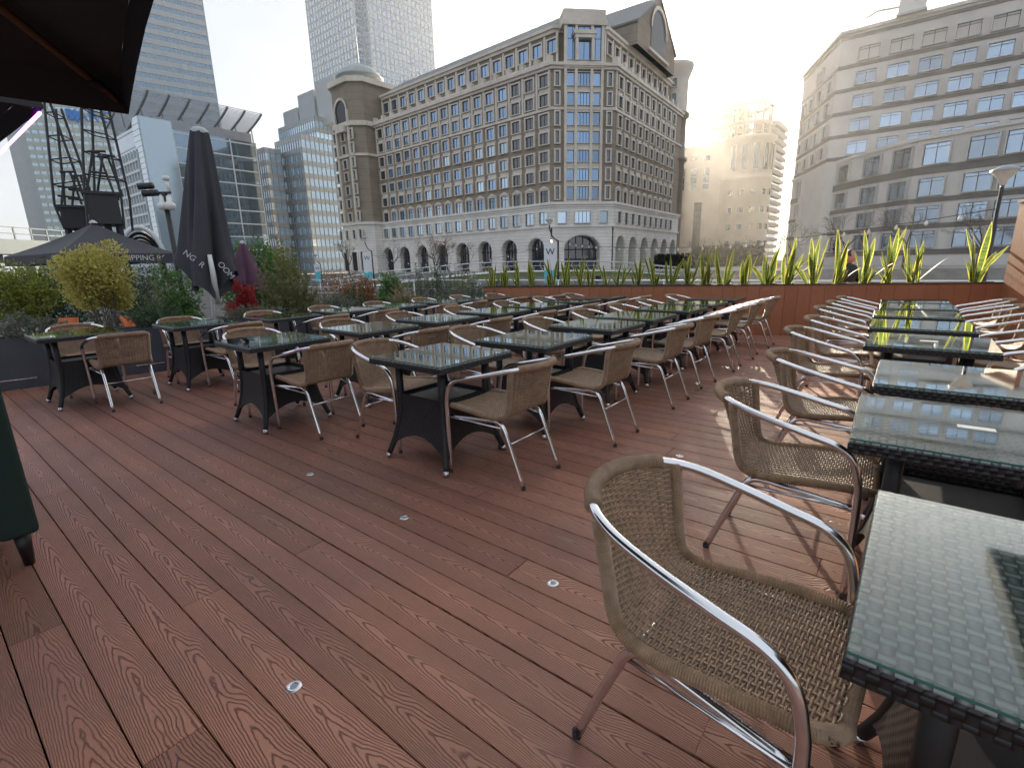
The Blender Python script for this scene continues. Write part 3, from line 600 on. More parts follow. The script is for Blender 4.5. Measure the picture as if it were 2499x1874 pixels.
# chamfered corner with the blue glazed bay
mid = (Pc + Pr) * .5; CL = (Pr - Pc).length
bay = MB(); oC = -inC
for x in (-4.1, -1.75, 1.75, 4.1): bay.fbox(mid, dC, oC, x - .28, x + .28, 0, .55, base_t + .6, top_c)
bay.fbox(mid, dC, oC, -4.6, 4.6, -3.2, .7, par - .3, par + .9); bay.fbox(mid, dC, oC, -4.9, 4.9, -3.4, .8, top_c - .4, top_c + .7); bay.fbox(mid, dC, oC, -4.6, 4.6, -3.4, .5, top_c + .7, top_c + 2.6)
bay.fbox(mid, dC, oC, -2.2, 2.2, 0, 1.3, 47.6, 48.3); bay.fbox(mid, dC, oC, -2.5, 2.5, 0, 1.5, 48.3, 49.0)
for x in (-1.75, 1.75): bay.fbox(mid, dC, oC, x - .3, x + .3, .6, 1.2, par + .9, 47.6)
for k, (z0, z1) in enumerate(rows + [(15.4, 17.6)]): bay.fbox(mid, dC, oC, -4.1, 4.1, 0, .2, z0 - 1.35, z0 - .02)
bay.build('corner_bay', M['trim_stone'], hb)
for z0, z1 in rows + [(15.4, 17.9)]:
    add_window(hb, mid + oC * .1, dC, z0, 2.8, z1 - z0 + .15, .1, nx=4)
    for x in (-2.93, 2.93): add_window(hb, mid + dC * x + oC * .1, dC, z0, 1.65, z1 - z0 + .15, .1, nx=1)
    for x in (-5.9, 5.9): add_window(hb, mid + dC * x, dC, z0, .85, z1 - z0 + .2, .3, nx=1, glass='win_dark')
add_window(hb, mid + oC * .1, dC, par + 1.2, 7.5, 6.8, .12, nx=6, tr=.6)
add_window(hb, mid + oC * .5, dC, 10.1, 3.6, 2.6, .15, nx=4, glass='win_pale', trim='pale_stone')
for x in (-4.9, 4.9): add_window(hb, mid + dC * x + oC * .5, dC, 10.1, 2.0, 2.6, .15, nx=1, glass='win_pale', trim='pale_stone')
# arcade
def arch_bay(parent, P0, X, outv, s0, s1, w_open, zs, zt, depth=1.6, glass='win_dark'):
    """wall bay with a segmental arch opening, from s0 to s1 along X, ground to string course"""
    c = (s0 + s1) / 2; a = w_open / 2; K = 10; m = MB(); o = outv * .5
    arc = [(c + a * cos(pi - pi * k / K), zs + (zt - zs) * sin(pi * k / K)) for k in range(K + 1)]
    def q(s, z, dpt=0): p = P0 + X * s + o - outv * dpt; return (p.x, p.y, z)
    T = str_c + .01
    m.face([q(s0, GZ), q(c - a, GZ), q(c - a, zs), q(c - a, T), q(s0, T)]); m.face([q(c + a, GZ), q(s1, GZ), q(s1, T), q(c + a, T), q(c + a, zs)])
    for (x0, z0), (x1, z1) in zip(arc[:-1], arc[1:]): m.quad(q(x0, z0), q(x1, z1), q(x1, T), q(x0, T)); m.quad(q(x0, z0), q(x0, z0, depth), q(x1, z1, depth), q(x1, z1))
    for x in (c - a, c + a): m.quad(q(x, GZ), q(x, zs), q(x, zs, depth), q(x, GZ, depth))
    # archivolt ring
    for (x0, z0), (x1, z1) in zip(arc[:-1], arc[1:]):
        def e(x, z, g): dx, dz = (x - c) / a, (z - zs) / max(.1, zt - zs); return (x + dx * g, z + dz * g)
        a0, b0 = e(x0, z0, .15), e(x1, z1, .15); a1, b1 = e(x0, z0, .75), e(x1, z1, .75)
        m.quad(q(a0[0], a0[1], -.15), q(b0[0], b0[1], -.15), q(b1[0], b1[1], -.15), q(a1[0], a1[1], -.15)); m.quad(q(a1[0], a1[1], -.15), q(b1[0], b1[1], -.15), q(b1[0], b1[1]), q(a1[0], a1[1]))
    w_ = m.build('arcade_bay', M['pale_stone'], parent)
    # recessed dark shopfront with glazing bars
    g = MB(); f_ = MB(); dd = depth - .05
    g.face([q(c - a, GZ, dd), q(c + a, GZ, dd)] + [q(x, z, dd) for x, z in arc[::-1]])
    for k in range(1, 5):
        x = c - a + 2 * a * k / 5; zz = zs + (zt - zs) * sqrt(max(0, 1 - ((x - c) / a) ** 2)); p0 = P0 + X * x + o - outv * (dd - .06); f_.fbox(p0, X, outv, -.09, .09, 0, .12, GZ, zz)
    p0 = P0 + X * c + o - outv * (dd - .06)
    for z, t_ in ((2.2, 1.3), (4.4, .2), (zs, .25)): f_.fbox(p0, X, outv, -a, a, 0, .16, z - t_, z)
    obj('shopfront', multi('shopfront', [(g, M[glass]), (f_, M['win_frame'])]), w_)
nb = 8; bw_ = LW / nb
for i in range(nb): arch_bay(hb, Pc, dW, -inW, i * bw_, (i + 1) * bw_, 4.9, 4.5, 7.0)
arch_bay(hb, Pc, dC, -inC, 0, CL, 8.6, 4.4, 7.4, 3.0)
nb = 6; bw_ = LR / nb
for i in range(nb): arch_bay(hb, Pr, dR, -inR, i * bw_, (i + 1) * bw_, 4.9, 4.5, 7.2, 2.4)
# pedimented gable over the side facing the square
ga = az_line(math.degrees(atan2(*ray(1610, 0).xy)), Pr, dR); sA = (ga - Pr).length; zA = zat(-2, ga, 1610)
gr = az_line(math.degrees(atan2(*ray(1647, 135).xy)), Pr, dR); sB = (gr - Pr).length; zB = zat(135, gr, 1647)
hs_ = sB - sA; gz = zB
g = MB()
def gp(s, z, d): p = Pr + dR * s + inR * d; return (p.x, p.y, z)
tri = [(sA - hs_, gz), (sB, gz), (sA, zA)]
g.face([gp(s, z, 0.0) for s, z in tri]); g.face([gp(s, z, 26) for s, z in tri[::-1]])
g.face([gp(sA - hs_, top_c, 0), gp(sB, top_c, 0), gp(sB, gz, 0), gp(sA - hs_, gz, 0)])
g.face([gp(sA - hs_, top_c, 26), gp(sA - hs_, top_c, 0), gp(sA - hs_, gz, 0), gp(sA - hs_, gz, 26)]); g.face([gp(sB, top_c, 0), gp(sB, top_c, 26), gp(sB, gz, 26), gp(sB, gz, 0)])
gb = g.build('gable', M['brown_stone'], hb)
g = MB()
for sgn in (-1, 1):
    e0 = (sA + sgn * (hs_ + .35), gz - .15); e1 = (sA, zA + .5); th = .45
    for a_, b_, c_, d_ in (((e0, -1.0), (e1, -1.0), (e1, 26), (e0, 26)),):
        g.quad(gp(*e0, -.4), gp(*e1, -.4), gp(*e1, 26), gp(*e0, 26)); g.quad(gp(e0[0], e0[1] - th, -.4), gp(e1[0], e1[1] - th, -.4), gp(*e1, -.4), gp(*e0, -.4)); g.quad(gp(e0[0], e0[1] - th, -.4), gp(e0[0], e0[1] - th, 26), gp(*e0, 26), gp(*e0, -.4)); g.quad(gp(e0[0], e0[1] - th, 26), gp(e1[0], e1[1] - th, 26), gp(e1[0], e1[1] - th, -.4), gp(e0[0], e0[1] - th, -.4))
g.build('gable_roof', M['slate'], gb)
g = MB(); Pa = Pr + dR * sA - inR * .05
arcp = [(5 * cos(pi * k / 12), top_c + 6.0 + 5 * sin(pi * k / 12)) for k in range(13)]
def ap(x, z, d): p = Pa + dR * x - inR * d; return (p.x, p.y, z)
f2 = MB(); f2.face([ap(x, z, .08) for x, z in arcp] + [ap(-5, top_c + 1.2, .08), ap(5, top_c + 1.2, .08)]); f2.build('gable_window', M['dark_room'], gb)
for (x0, z0), (x1, z1) in zip(arcp[:-1], arcp[1:]): g.quad(ap(x0, z0, .35), ap(x1, z1, .35), ap(x1 * 1.16, top_c + 6 + (z1 - top_c - 6) * 1.16, .35), ap(x0 * 1.16, top_c + 6 + (z0 - top_c - 6) * 1.16, .35))
g.fbox(Pa, dR, -inR, -7, 7, 0, .6, top_c + .6, top_c + 1.2); g.build('gable_arch', M['trim_stone'], gb)
# round stair tower beyond the gable
ct = az_line(17.26, Pr + inR * 3.5, dR); rt = 4.1; ct0 = (ct.x, ct.y, 0)
MB().lathe([(rt, GZ), (rt, 30), (rt + .9, 30.5), (rt + .9, 31.4), (rt, 31.6), (rt, 42), (rt + .8, 42.6), (rt + .8, 43.6), (rt, 43.8)], 32, ct0).build('round_tower', M['brown_stone'], hb, True)
zt_ = zat(160, ct, 1672)
MB().lathe([(rt, 43.8), (rt, zt_ - 4.2), (rt + .4, zt_ - 3.0), (rt + 1.2, zt_ - 1.2), (rt + 1.35, zt_ - .3), (rt + 1.2, zt_), (.01, zt_ + .2)], 32, ct0).build('tower_crown', M['trim_stone'], hb, True)
for z0 in (16, 21, 26, 34, 38.5, 46, 50):
    if z0 < zt_ - 6: p = ct + azv(195) * (rt + .03); add_window(hb, p, azv(105), z0, 1.1, 2.2, .25, nx=1, glass='win_dark')
# domed corner tower at the other end
tx0, tx1 = LW - 1.5, LW + 13.5; tf = 6.0
def tp(s, d): p = Pc + dW * s + inW * d; return (p.x, p.y)
def octa(a, b, c0, d0, ch): return [tp(b - ch, c0), tp(a + ch, c0), tp(a, c0 + ch), tp(a, d0), tp(b, d0), tp(b, c0 + ch)]
tw = octa(tx0, tx1, -tf, 12, 3.0)
ttop = zat(205, V((*tp((tx0 + tx1) / 2, -tf), 0)), 872)
MB().prism(tw, base_t + .3, ttop).build('domed_tower', M['brown_stone'], hb); MB().prism(poly_off(tw, .5), GZ, base_t).build('tower_base', M['pale_stone'], hb)
for z0, z1, o_, mt in ((base_t, base_t + .8, 1.0, 'pale_stone'), (34, 34.7, .5, 'trim_stone'), (par - .2, par + 1.1, .7, 'trim_stone'), (ttop - .9, ttop + .5, .9, 'trim_stone')): MB().prism(poly_off(tw, o_), z0, z1).build('tower_cornice', M[mt], hb)
tc_ = tp((tx0 + tx1) / 2, 1.5)
MB().lathe([(6.8, 0), (6.8, 1.7), (7.1, 1.8), (7.1, 2.2), (6.7, 2.3), (6.0, 3.4), (4.4, 4.7), (2.2, 5.5), (.5, 5.8), (.3, 6.6), (.14, 12), (.02, 17)], 28, (tc_[0], tc_[1], ttop + .5)).build('dome', M['lead'], hb, True)
Pt = Pc + dW * ((tx0 + tx1) / 2) - inW * tf; g = MB()
arcp = [(3.0 * cos(pi * k / 12), ttop - 8 + 3.0 * sin(pi * k / 12)) for k in range(13)]
def ap(x, z, d): p = Pt - dW * x - inW * d; return (p.x, p.y, z)
f2 = MB(); f2.face([ap(x, z, .06) for x, z in arcp] + [ap(-3, ttop - 12, .06), ap(3, ttop - 12, .06)]); f2.build('tower_arch_window', M['dark_room'], hb)
for (x0, z0), (x1, z1) in zip(arcp[:-1], arcp[1:]): g.quad(ap(x0, z0, .4), ap(x1, z1, .4), ap(x1 * 1.25, ttop - 8 + (z1 - ttop + 8) * 1.25, .4), ap(x0 * 1.25, ttop - 8 + (z0 - ttop + 8) * 1.25, .4))
for x in (-3.4, 3.4): g.fbox(Pt - dW * x, -dW, -inW, -.4, .4, 0, .5, base_t + .8, ttop - 8)
g.fbox(Pt, -dW, -inW, -2.4, 2.4, 0, 1.2, 41, 43); g.build('tower_arch', M['trim_stone'], hb)
tw_wins = [z for z, _ in rows] + [15.4]
for z0 in tw_wins:
    add_window(hb, Pt, -dW, z0, 1.8, 2.4, .25, nx=3, glass='win_dark')
    for x in (-4.6, 4.6): add_window(hb, Pt - dW * x, -dW, z0, 1.2, 2.6, .3, nx=1, glass='win_dark' if x < 0 else 'win_pale')
for x, w2 in ((-5.6, 1.4), (-2.0, 1.4), (2.0, 1.4), (5.6, 1.4)): add_window(hb, Pt - dW * x - inW * .5, -dW, 10.1, w2, 2.6, .12, nx=1, glass='win_dark', trim='pale_stone')
for x, w2 in ((-4.2, 2.2), (1.0, 3.0), (5.4, 1.8)): add_window(hb, Pt - dW * x - inW * .5, -dW, .2, w2, 5.8, .35, nx=2, tr=.6, glass='dark_room', trim='pale_stone')
# ---- right hand office block: pale stone with dark bands, lower wing bulging forward
pm('grey_stone', (.56, .535, .51), .65, 0, .08, .3, .1, 3, dirt=(.46, .44, .42)); pm('dark_band', (.085, .085, .085), .5, 0, .1, .4)
rb = thing('banded_office_block', 'grey stone office block with dark bands and wide windows behind bare trees', 'building')
K = 1.15; dF = azv(128); inF = azv(38)
B0 = azv(31.4) * (100.7 * K); Bx = az_line(28.7, B0, dF); A0 = azv(28.8) * (118.3 * K); C0 = B0 + dF * 70
up = [tuple(p.xy) for p in (A0, B0, C0, C0 + inF * 40, A0 + inF * 40)]
topz, z34 = 39.4, 34.3
MB().prism(up, GZ, z34).build('upper_wall', M['grey_stone'], rb)
tpoly = poly_off(up, .03)
MB().prism(tpoly, z34, topz).build('top_storey', M['grey_stone'], rb); MB().prism(poly_off(tpoly, .35), topz, topz + .5).build('coping', M['grey_stone'], rb); MB().prism(poly_off(tpoly, .12), topz - 1.0, topz - .45).build('band', M['dark_band'], rb)
lw = [azv(a) * (d * K) for a, d in ((28.75, 118), (31.7, 102), (34.5, 94), (37.9, 88.6), (44.6, 86), (54, 88))]
lwp = [tuple(p.xy) for p in lw] + [tuple(p.xy) for p in (C0 + inF * 2 + dF * 10, lw[0] + inF * 12)]
wt = zat(345, az_line(38, lw[3], (lw[4] - lw[3]).normalized()), 2240)
m = MB().prism(lwp, GZ, wt); m.build('lower_wing', M['grey_stone'], rb)
MB().prism(poly_off(lwp, .3), wt, wt + .5).build('coping', M['grey_stone'], rb)
for z, t_ in ((13.0, 1.1), (8.9, .7), (5.1, .7), (1.2, .8)): MB().prism(poly_off(lwp, .10), z, z + t_).build('band', M['dark_band'], rb)
for z in (33.75, 29.95, 26.15, 22.3, 18.5): MB().prism(poly_off(up, .10), z, z + .62).build('band', M['dark_band'], rb)
glassmat('win_office', (.26, .37, .50), .05, metal=.85); pm('alu_trim', (.5, .5, .5), .4, .3)
def seg_pt(px, pts, py=300):
    az = math.degrees(atan2(*ray(px, py).xy))
    for a, b in zip(pts[:-1], pts[1:]):
        a_ = math.degrees(atan2(*a.xy)); b_ = math.degrees(atan2(*b.xy))
        if a_ <= az <= b_: X = (b - a).normalized(); return az_line(az, a, X), X
    X = (pts[-1] - pts[-2]).normalized(); return az_line(az, pts[-2], X), X
for r_, z0 in enumerate((34.6, 30.75, 26.95, 23.1, 19.3)):
    for px in (2098, 2172, 2247, 2325, 2408, 2492, 2575):
        P, X = seg_pt(px, [B0, C0]); add_window(rb, P, X, z0 + .1, 3.0, 2.1, .14, nx=2, tr=.8, glass='win_office', trim='alu_trim')
    if r_ > 0:
        for q in (.14, .38, .62, .86): P = B0.lerp(A0, q); add_window(rb, P, (B0 - A0).normalized(), z0 + .1, 2.3, 2.1, .14, nx=1, glass='win_pale' if r_ < 3 and q > .2 else 'win_office', trim='alu_trim')
P, X = B0.lerp(A0, .45), (B0 - A0).normalized(); add_window(rb, P, X, 34.7, 3.0, 2.1, .14, nx=2, tr=.8, glass='win_office', trim='alu_trim')
for z0, h in ((14.35, 2.9), (9.85, 2.6), (6.0, 2.4), (2.25, 2.5)):
    for px in (1950, 1972, 1996, 2021, 2054, 2120, 2190, 2268, 2378, 2468, 2560):
        P, X = seg_pt(px, lw, 480); add_window(rb, P, X, z0, 1.9 if px < 2030 else 3.1, h, .14, nx=1 if px < 2030 else 2, tr=.8, glass='win_office', trim='alu_trim')
# window cleaning cradle on the roof edge
cr = thing('roof_cradle', 'grey window cleaning machine standing on the banded office roof edge', 'machine', tuple(az_line(36.2, B0, dF)) )
cr.location.z = topz + .5
MB().bevbox(-2, -1, .3, 1.6, 1.2, 2.6, .3).build('cabin', M['spandrel'], cr, rz=R(-38)); MB().tube([(-1.5, 0, 1.6), (-5, 0, 1.9), (-6.5, 0, 1.2)], .18, 6).build('jib', M['steel_grey'], cr, rz=R(-38)); MB().box(-2.2, -1.2, 0, 1.8, 1.4, .3).build('base', M['steel_grey'], cr, rz=R(-38))

# ---- generic banded tower
def tower(name, label, poly, z0, z1, fl, wall, band, bh=.45, bo=.15, mull=None, mw=.18, faces=None, cat='building', mat_m='steel_grey'):
    t = thing(name, label, cat); MB().prism(poly, z0, z1).build('wall', M[wall], t)
    n_ = int((z1 - z0) / fl)
    pb = poly_off(poly, bo)
    me = MB().prism(pb, 0, bh * fl).mesh('floor_band', M[band])
    for i in range(n_ + 1): obj('floor_band', me, t, (0, 0, z0 + i * fl - bh * fl * .5 if i else z0))
    if mull:
        m = MB()
        for i in (faces or range(len(poly))):
            a, b = V((*poly[i], 0)), V((*poly[(i + 1) % len(poly)], 0)); X = (b - a); Ln = X.length; X.normalize(); Y = V((X.y, -X.x, 0)); k = max(1, int(Ln / mull))
            for j in range(k + 1): m.fbox(a + X * (Ln * j / k), X, Y, -mw / 2, mw / 2, 0, bo + .12, z0, z1)
        o = m.build('mullions', M[mat_m], t); o['kind'] = 'stuff'
    return t
def corner_poly(az, D, Lleft, Lright, aL=-51.6, aR=38.4):           # box seen corner on
    c = azv(az) * D; l = c + azv(aL) * Lleft; r = c + azv(aR) * Lright; return [tuple(p.xy) for p in (l, c, r, l + (r - c))]
def az_px(px, py): return math.degrees(atan2(*ray(px, py).xy))
def z_px(px, py, D): return at_dist(px, py, D).z
# striped tower beyond the umbrella
a_ = az_px(534, 274); c = azv(a_) * 300; l = az_line(az_px(292, 330), c, azv(52))
tower('striped_tower', 'tall blue grey glass tower with horizontal stripes rising above the canopy roof', [tuple(p.xy) for p in (l, c, c + azv(-38) * 40, l + azv(-38) * 40)], GZ, 205, 4.1, 'curtain_dark', 'spandrel', .52, .2, 3.0, .15, mat_m='spandrel')
# bank tower with the blue sign
pm('pale_green', (.46, .50, .46), .5, .1, .06, .3); pm('sign_blue', (.01, .20, .62), .4)
D_ = 430; a0 = az_px(100, 500); c = azv(a0) * D_; r = c + azv(66) * 92; zt1 = z_px(90, 252, D_)
bt = tower('bank_tower', 'pale green gridded bank tower with blue rooftop sign behind the dock cranes', [tuple(p.xy) for p in (c, r, r + azv(-24) * 40, c + azv(-24) * 40)], GZ, zt1, 4.6, 'curtain', 'pale_green', .55, .3, 3.4, .5, mat_m='pale_green')
c2 = azv(a0) * D_; X = azv(66); side = MB(); side.fbox(c2, X, azv(156), -9, -.5, -30, -2, GZ, zt1 - 6); side.build('side_wall', M['spandrel'], bt)
pS = az_line(az_px(226, 285), c, X) + azv(156) * 1.0; zS = z_px(205, 283, math.hypot(pS.x, pS.y))
text('BARCLAYS', 9.0, M['sign_blue'], 'sign_lettering', bt, frame_M(V((pS.x, pS.y, zS)) + X * 8, X, V((0, 0, 1)), -X.cross(V((0, 0, 1))) * -1), .3)
eg = [(0, 0), (1.2, 1.6), (2.6, 2.6), (3.0, 4.2), (2.2, 5.2), (.9, 4.7), (0, 5.6), (-.9, 4.7), (-2.2, 5.2), (-3.0, 4.2), (-2.6, 2.6), (-1.2, 1.6)]
pE = az_line(az_px(185, 281), c, X) + azv(156) * 1.0; MB().face([tuple(pE + X * x * 1.4 + V((0, 0, zS - 4.2 + z * 1.4))) for x, z in eg]).build('sign_emblem', M['sign_blue'], bt)
# glass block with curved canopy roof
D_ = 185; _c = azv(az_px(362, 420)) * D_; _Lr = (az_line(az_px(640, 480), _c, azv(38.4)) - _c).length; pc = corner_poly(az_px(362, 420), D_, 26, _Lr); zg = z_px(358, 304, D_)
gb_ = tower('canopy_glass_block', 'blue glass office block with pale grid wing and curved louvred canopy roof', pc, GZ, zg, 4.2, 'curtain_dark', 'grid_white', .09, .12, 7.0, .35, [1], mat_m='grid_white')
cl, cc, crr = V((*pc[0], 0)), V((*pc[1], 0)), V((*pc[2], 0))
uL, nR = (cl - cc).normalized(), (crr - cc).normalized()
gm = MB(); gw = MB()
gw.fbox(cc + uL * 5, uL, -nR, 0, 21, -.1, .25, GZ, zg - 6)
for k in range(12): gm.fbox(cc + uL * 5, uL, -nR, 0, 21, .25, .6, k * (zg - 6) / 12, k * (zg - 6) / 12 + .7)
for k in range(9): gm.fbox(cc + uL * 5, uL, -nR, k * 21 / 8 - .2, k * 21 / 8 + .2, .25, .62, GZ, zg - 6)
gw.build('grid_wing', M['curtain'], gb_); o = gm.build('wing_grid', M['grid_white'], gb_); o['kind'] = 'stuff'
pw = MB(); pw.fbox(cc, nR, -uL, 0, 8, -.5, .35, GZ, zg + 2); pw.fbox(cc, uL, -nR, 0, 5.2, -.5, .35, GZ, zg + 2); pw.build('glass_prow', M['curtain'], gb_)
pr_ = MB()
for k in range(30): pr_.fbox(cc, nR, uL * -1 * -1, 0, 0, 0, 0, 0, 0) if 0 else pr_.fbox(cc + uL * -0, uL, -nR, 0, 5.25, .35, .42, GZ + k * (zg + 2) / 30, GZ + k * (zg + 2) / 30 + .12)
o = pr_.build('prow_lines', M['grid_white'], gb_); o['kind'] = 'stuff'
# canopy: row of curved ribs carrying louvres, its own part
cn = MB(); lv = MB(); nrib = 8
def cpt(s, q): return cc + nR * s + uL * (-1 + 24 * q) + V((0, 0, zg + 2.2 + 7.0 * (1 - q ** .8)))
for k in range(nrib):
    s = -2 + (_Lr + 5) * k / (nrib - 1); cn.tube([cpt(s, q / 10) for q in range(11)], .35, 5); cn.tube([cpt(s, .35), cc + nR * (s + 1) + uL * 9 + V((0, 0, zg + .2))], .2, 4)
for q in range(0, 46): lv.tube([cpt(-2, q / 45), cpt(_Lr + 3, q / 45)], .13, 3)
o = obj('canopy', cn.mesh('canopy', M['steel_grey']), gb_); o2 = lv.build('canopy_louvres', M['steel_grey'], gb_); o2['kind'] = 'stuff'
MB().fbox(cc, nR, uL, 4, _Lr, 2, 22, zg, zg + 3.2).build('plant_room', M['steel_grey'], gb_)
# stepped glass office with pale bands
st = thing('stepped_glass_office', 'stepped pale glass office of three volumes beside the stone block', 'building')
D_ = 165
def vol(px, pyb, pl, pr, D, zt, nm):
    c_ = azv(az_px(px, pyb)) * D; l_ = az_line(az_px(pl, pyb), c_, azv(-51.6)); r_ = az_line(az_px(pr, pyb), c_, azv(38.4)); p = [tuple(q.xy) for q in (l_, c_, r_, l_ + r_ - c_)]; MB().prism(p, GZ, zt).build(nm, M['curtain'], st)
    nfl = int(zt / 4.3); me = MB().prism(poly_off(p, .12), 0, 1.7).mesh('floor_band', M['spandrel'])
    for i in range(nfl + 1): obj('floor_band', me, st, (0, 0, zt - 1.7 - i * 4.3))
    m = MB()
    for i in (0, 1):
        a, b = V((*p[i], 0)), V((*p[i + 1], 0)); X = b - a; Ln = X.length; X.normalize(); Y = V((X.y, -X.x, 0)); k = int(Ln / 1.6)
        for j in range(k + 1): m.fbox(a + X * (Ln * j / k), X, Y, -.06, .06, 0, .22, GZ, zt)
    o = m.build('mullions', M['steel_grey'], st); o['kind'] = 'stuff'
vol(752, 500, 690, 825, 205, z_px(741, 328, 205), 'main_volume'); vol(662, 500, 606, 700, 212, z_px(648, 360, 212), 'side_volume'); vol(779, 400, 690, 835, 228, z_px(777, 283, 228), 'upper_volume')
c = azv(az_px(762, 300)) * 236; zq = z_px(777, 283, 228)
for k, (x0, x1, h) in enumerate(((-22, -10, 7), (-9, 3, 11), (5, 18, 13))): MB().fbox(c, azv(-51.6) * -1, azv(38.4), x0, x1, 0, 9, zq - 3, zq + h).build('plant_room', M['spandrel'], st)
# stone plinth and low shops before it
# tall tower with square window grid and notched corner
D_ = 330; pa, pb = azv(az_px(872, 150)) * D_, azv(az_px(908, 150)) * (D_ * 1.0)
l = pa + azv(-51.6) * 46; r = pb + azv(38.4) * 50; n0 = pa + azv(38.4) * 3.5 + azv(-51.6) * 0; n1 = pb + azv(-51.6) * 3.5
pm('tower_steel', (.50, .54, .58), .38, .35, .05, .3)
oc = thing('square_window_tower', 'tall steel grey tower with a grid of square windows rising behind the domed corner', 'building')
mid_ = (pa + pb) * .5 + azv(-6) * 4
poly = [tuple(p.xy) for p in (l, pa, mid_, pb, r, r + azv(-51.6) * 50)]
MB().prism(poly, GZ, 225).build('wall', M['tower_steel'], oc)
wn_ = MB(); fr2 = MB()
for a, b, k in ((l, pa, 15), (pb, r, 15)):
    X = (b - a); Ln = X.length; X.normalize(); Y = V((X.y, -X.x, 0))
    for z in range(14, 56):
        for j in range(k): s = Ln * (j + .5) / k; wn_.fbox(a + X * s, X, Y, -Ln / k * .32, Ln / k * .32, 0, .05, z * 4.0, z * 4.0 + 2.5)
        fr2.fbox(a, X, Y, 0, Ln, 0, .22, z * 4.0 - .45, z * 4.0 - .05)
    for j in range(k + 1): fr2.fbox(a + X * (Ln * j / k), X, Y, -.22, .22, 0, .25, 50, 225)
for z in range(14, 56): 
    for a, b in ((pa, mid_), (mid_, pb)): X = (b - a); Ln = X.length; X.normalize(); Y = V((X.y, -X.x, 0)); wn_.fbox(a, X, Y, .8, Ln - .8, 0, .05, z * 4.0, z * 4.0 + 2.9)
o = wn_.build('window_panes', M['win_pale'], oc); o['kind'] = 'stuff'; o = fr2.build('frame_grid', M['spandrel'], oc); o['kind'] = 'stuff'
# ---- distance seen through the gap: stone block with rotunda, two balconied towers
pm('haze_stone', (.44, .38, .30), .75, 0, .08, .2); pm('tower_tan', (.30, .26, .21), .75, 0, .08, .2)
hz = thing('rotunda_office', 'distant tan stone office with round glazed corner rotunda', 'building')
D_ = 250; p0 = azv(az_px(1790, 500)) * D_; l = p0 - azv(100) * 62; zl = z_px(1720, 360, D_)
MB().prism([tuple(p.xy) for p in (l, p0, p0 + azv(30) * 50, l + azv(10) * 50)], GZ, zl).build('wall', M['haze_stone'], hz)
cR = azv(az_px(1815, 480)) * 252; rR = 10.5; zr = z_px(1815, 352, 252)
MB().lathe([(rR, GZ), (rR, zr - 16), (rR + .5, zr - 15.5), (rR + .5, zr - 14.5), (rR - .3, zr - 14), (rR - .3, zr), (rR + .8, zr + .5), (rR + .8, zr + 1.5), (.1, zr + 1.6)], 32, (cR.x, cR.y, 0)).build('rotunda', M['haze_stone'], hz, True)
ro = MB(); zk = zr + 1.6
for k in range(14): a = 2 * pi * k / 14; ro.tube([(cR.x + 8.2 * cos(a), cR.y + 8.2 * sin(a), zk), (cR.x + 8.2 * cos(a), cR.y + 8.2 * sin(a), zk + 12)], .5, 5)
for z in (zk + 4.5, zk + 11.5): ro.lathe([(7.6, z), (8.9, z), (8.9, z + 1.4), (7.6, z + 1.4), (7.6, z)], 28, (cR.x, cR.y, 0))
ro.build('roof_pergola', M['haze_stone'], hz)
X = azv(100); Y = V((X.y, -X.x, 0))
for k in range(8):
    P = p0 - X * (12.5 + 5.2 * k)
    if k % 2 == 0: add_window(hz, P - X * 2.6, X, 4, 3.4, 22, .4, nx=3, tr=.5, glass='win_dark', trim='haze_stone')
    for z0, h in ((zl - 18, 9), (zl - 6, 2), (34, 2.6)): add_window(hz, P, X, z0, 2.6, h, .3, nx=2, glass='win_dark', trim='haze_stone')
for k in range(7):
    a = R(-90 + 18 + (k - 3) * 24); d = V((cos(a), sin(a), 0)); P = cR + d * (rR + .02); X2 = V((-d.y, d.x, 0))
    for z0, h in ((zr - 12, 10), (zr - 22, 2.2), (zr - 29, 2.2), (zr - 36, 2.2), (zr - 43, 2.2), (zr - 50, 2.2)): add_window(hz, P, X2, z0, 2.0, h, .25, nx=2, glass='win_dark', trim='haze_stone')
for px0, px1, ytop, D_, lab in ((1737, 1806, 252, 330, 'slim distant apartment tower with stacked balconies, left of the rotunda roof'), (1838, 1893, 296, 340, 'slim distant apartment tower with stacked balconies, right of the rotunda roof')):
    a0 = az_px(px0 - 2, 400); a1 = az_px(px1 - 8, 400); l = azv(a0) * D_; r = azv(a1) * D_; dd = azv((a0 + a1) / 2) * 20
    lab = lab.replace('left of the rotunda roof', 'nearer the stone block').replace('right of the rotunda roof', 'behind the round rotunda')
    tt = tower('apartment_tower', lab, [tuple(p.xy) for p in (l, r, r + dd + azv(100) * 6, l + dd)], GZ, z_px(px0, ytop, D_), 4.2, 'win_dark', 'tower_tan', .5, 1.2)
    tt['group'] = 'apartment towers in the distance'
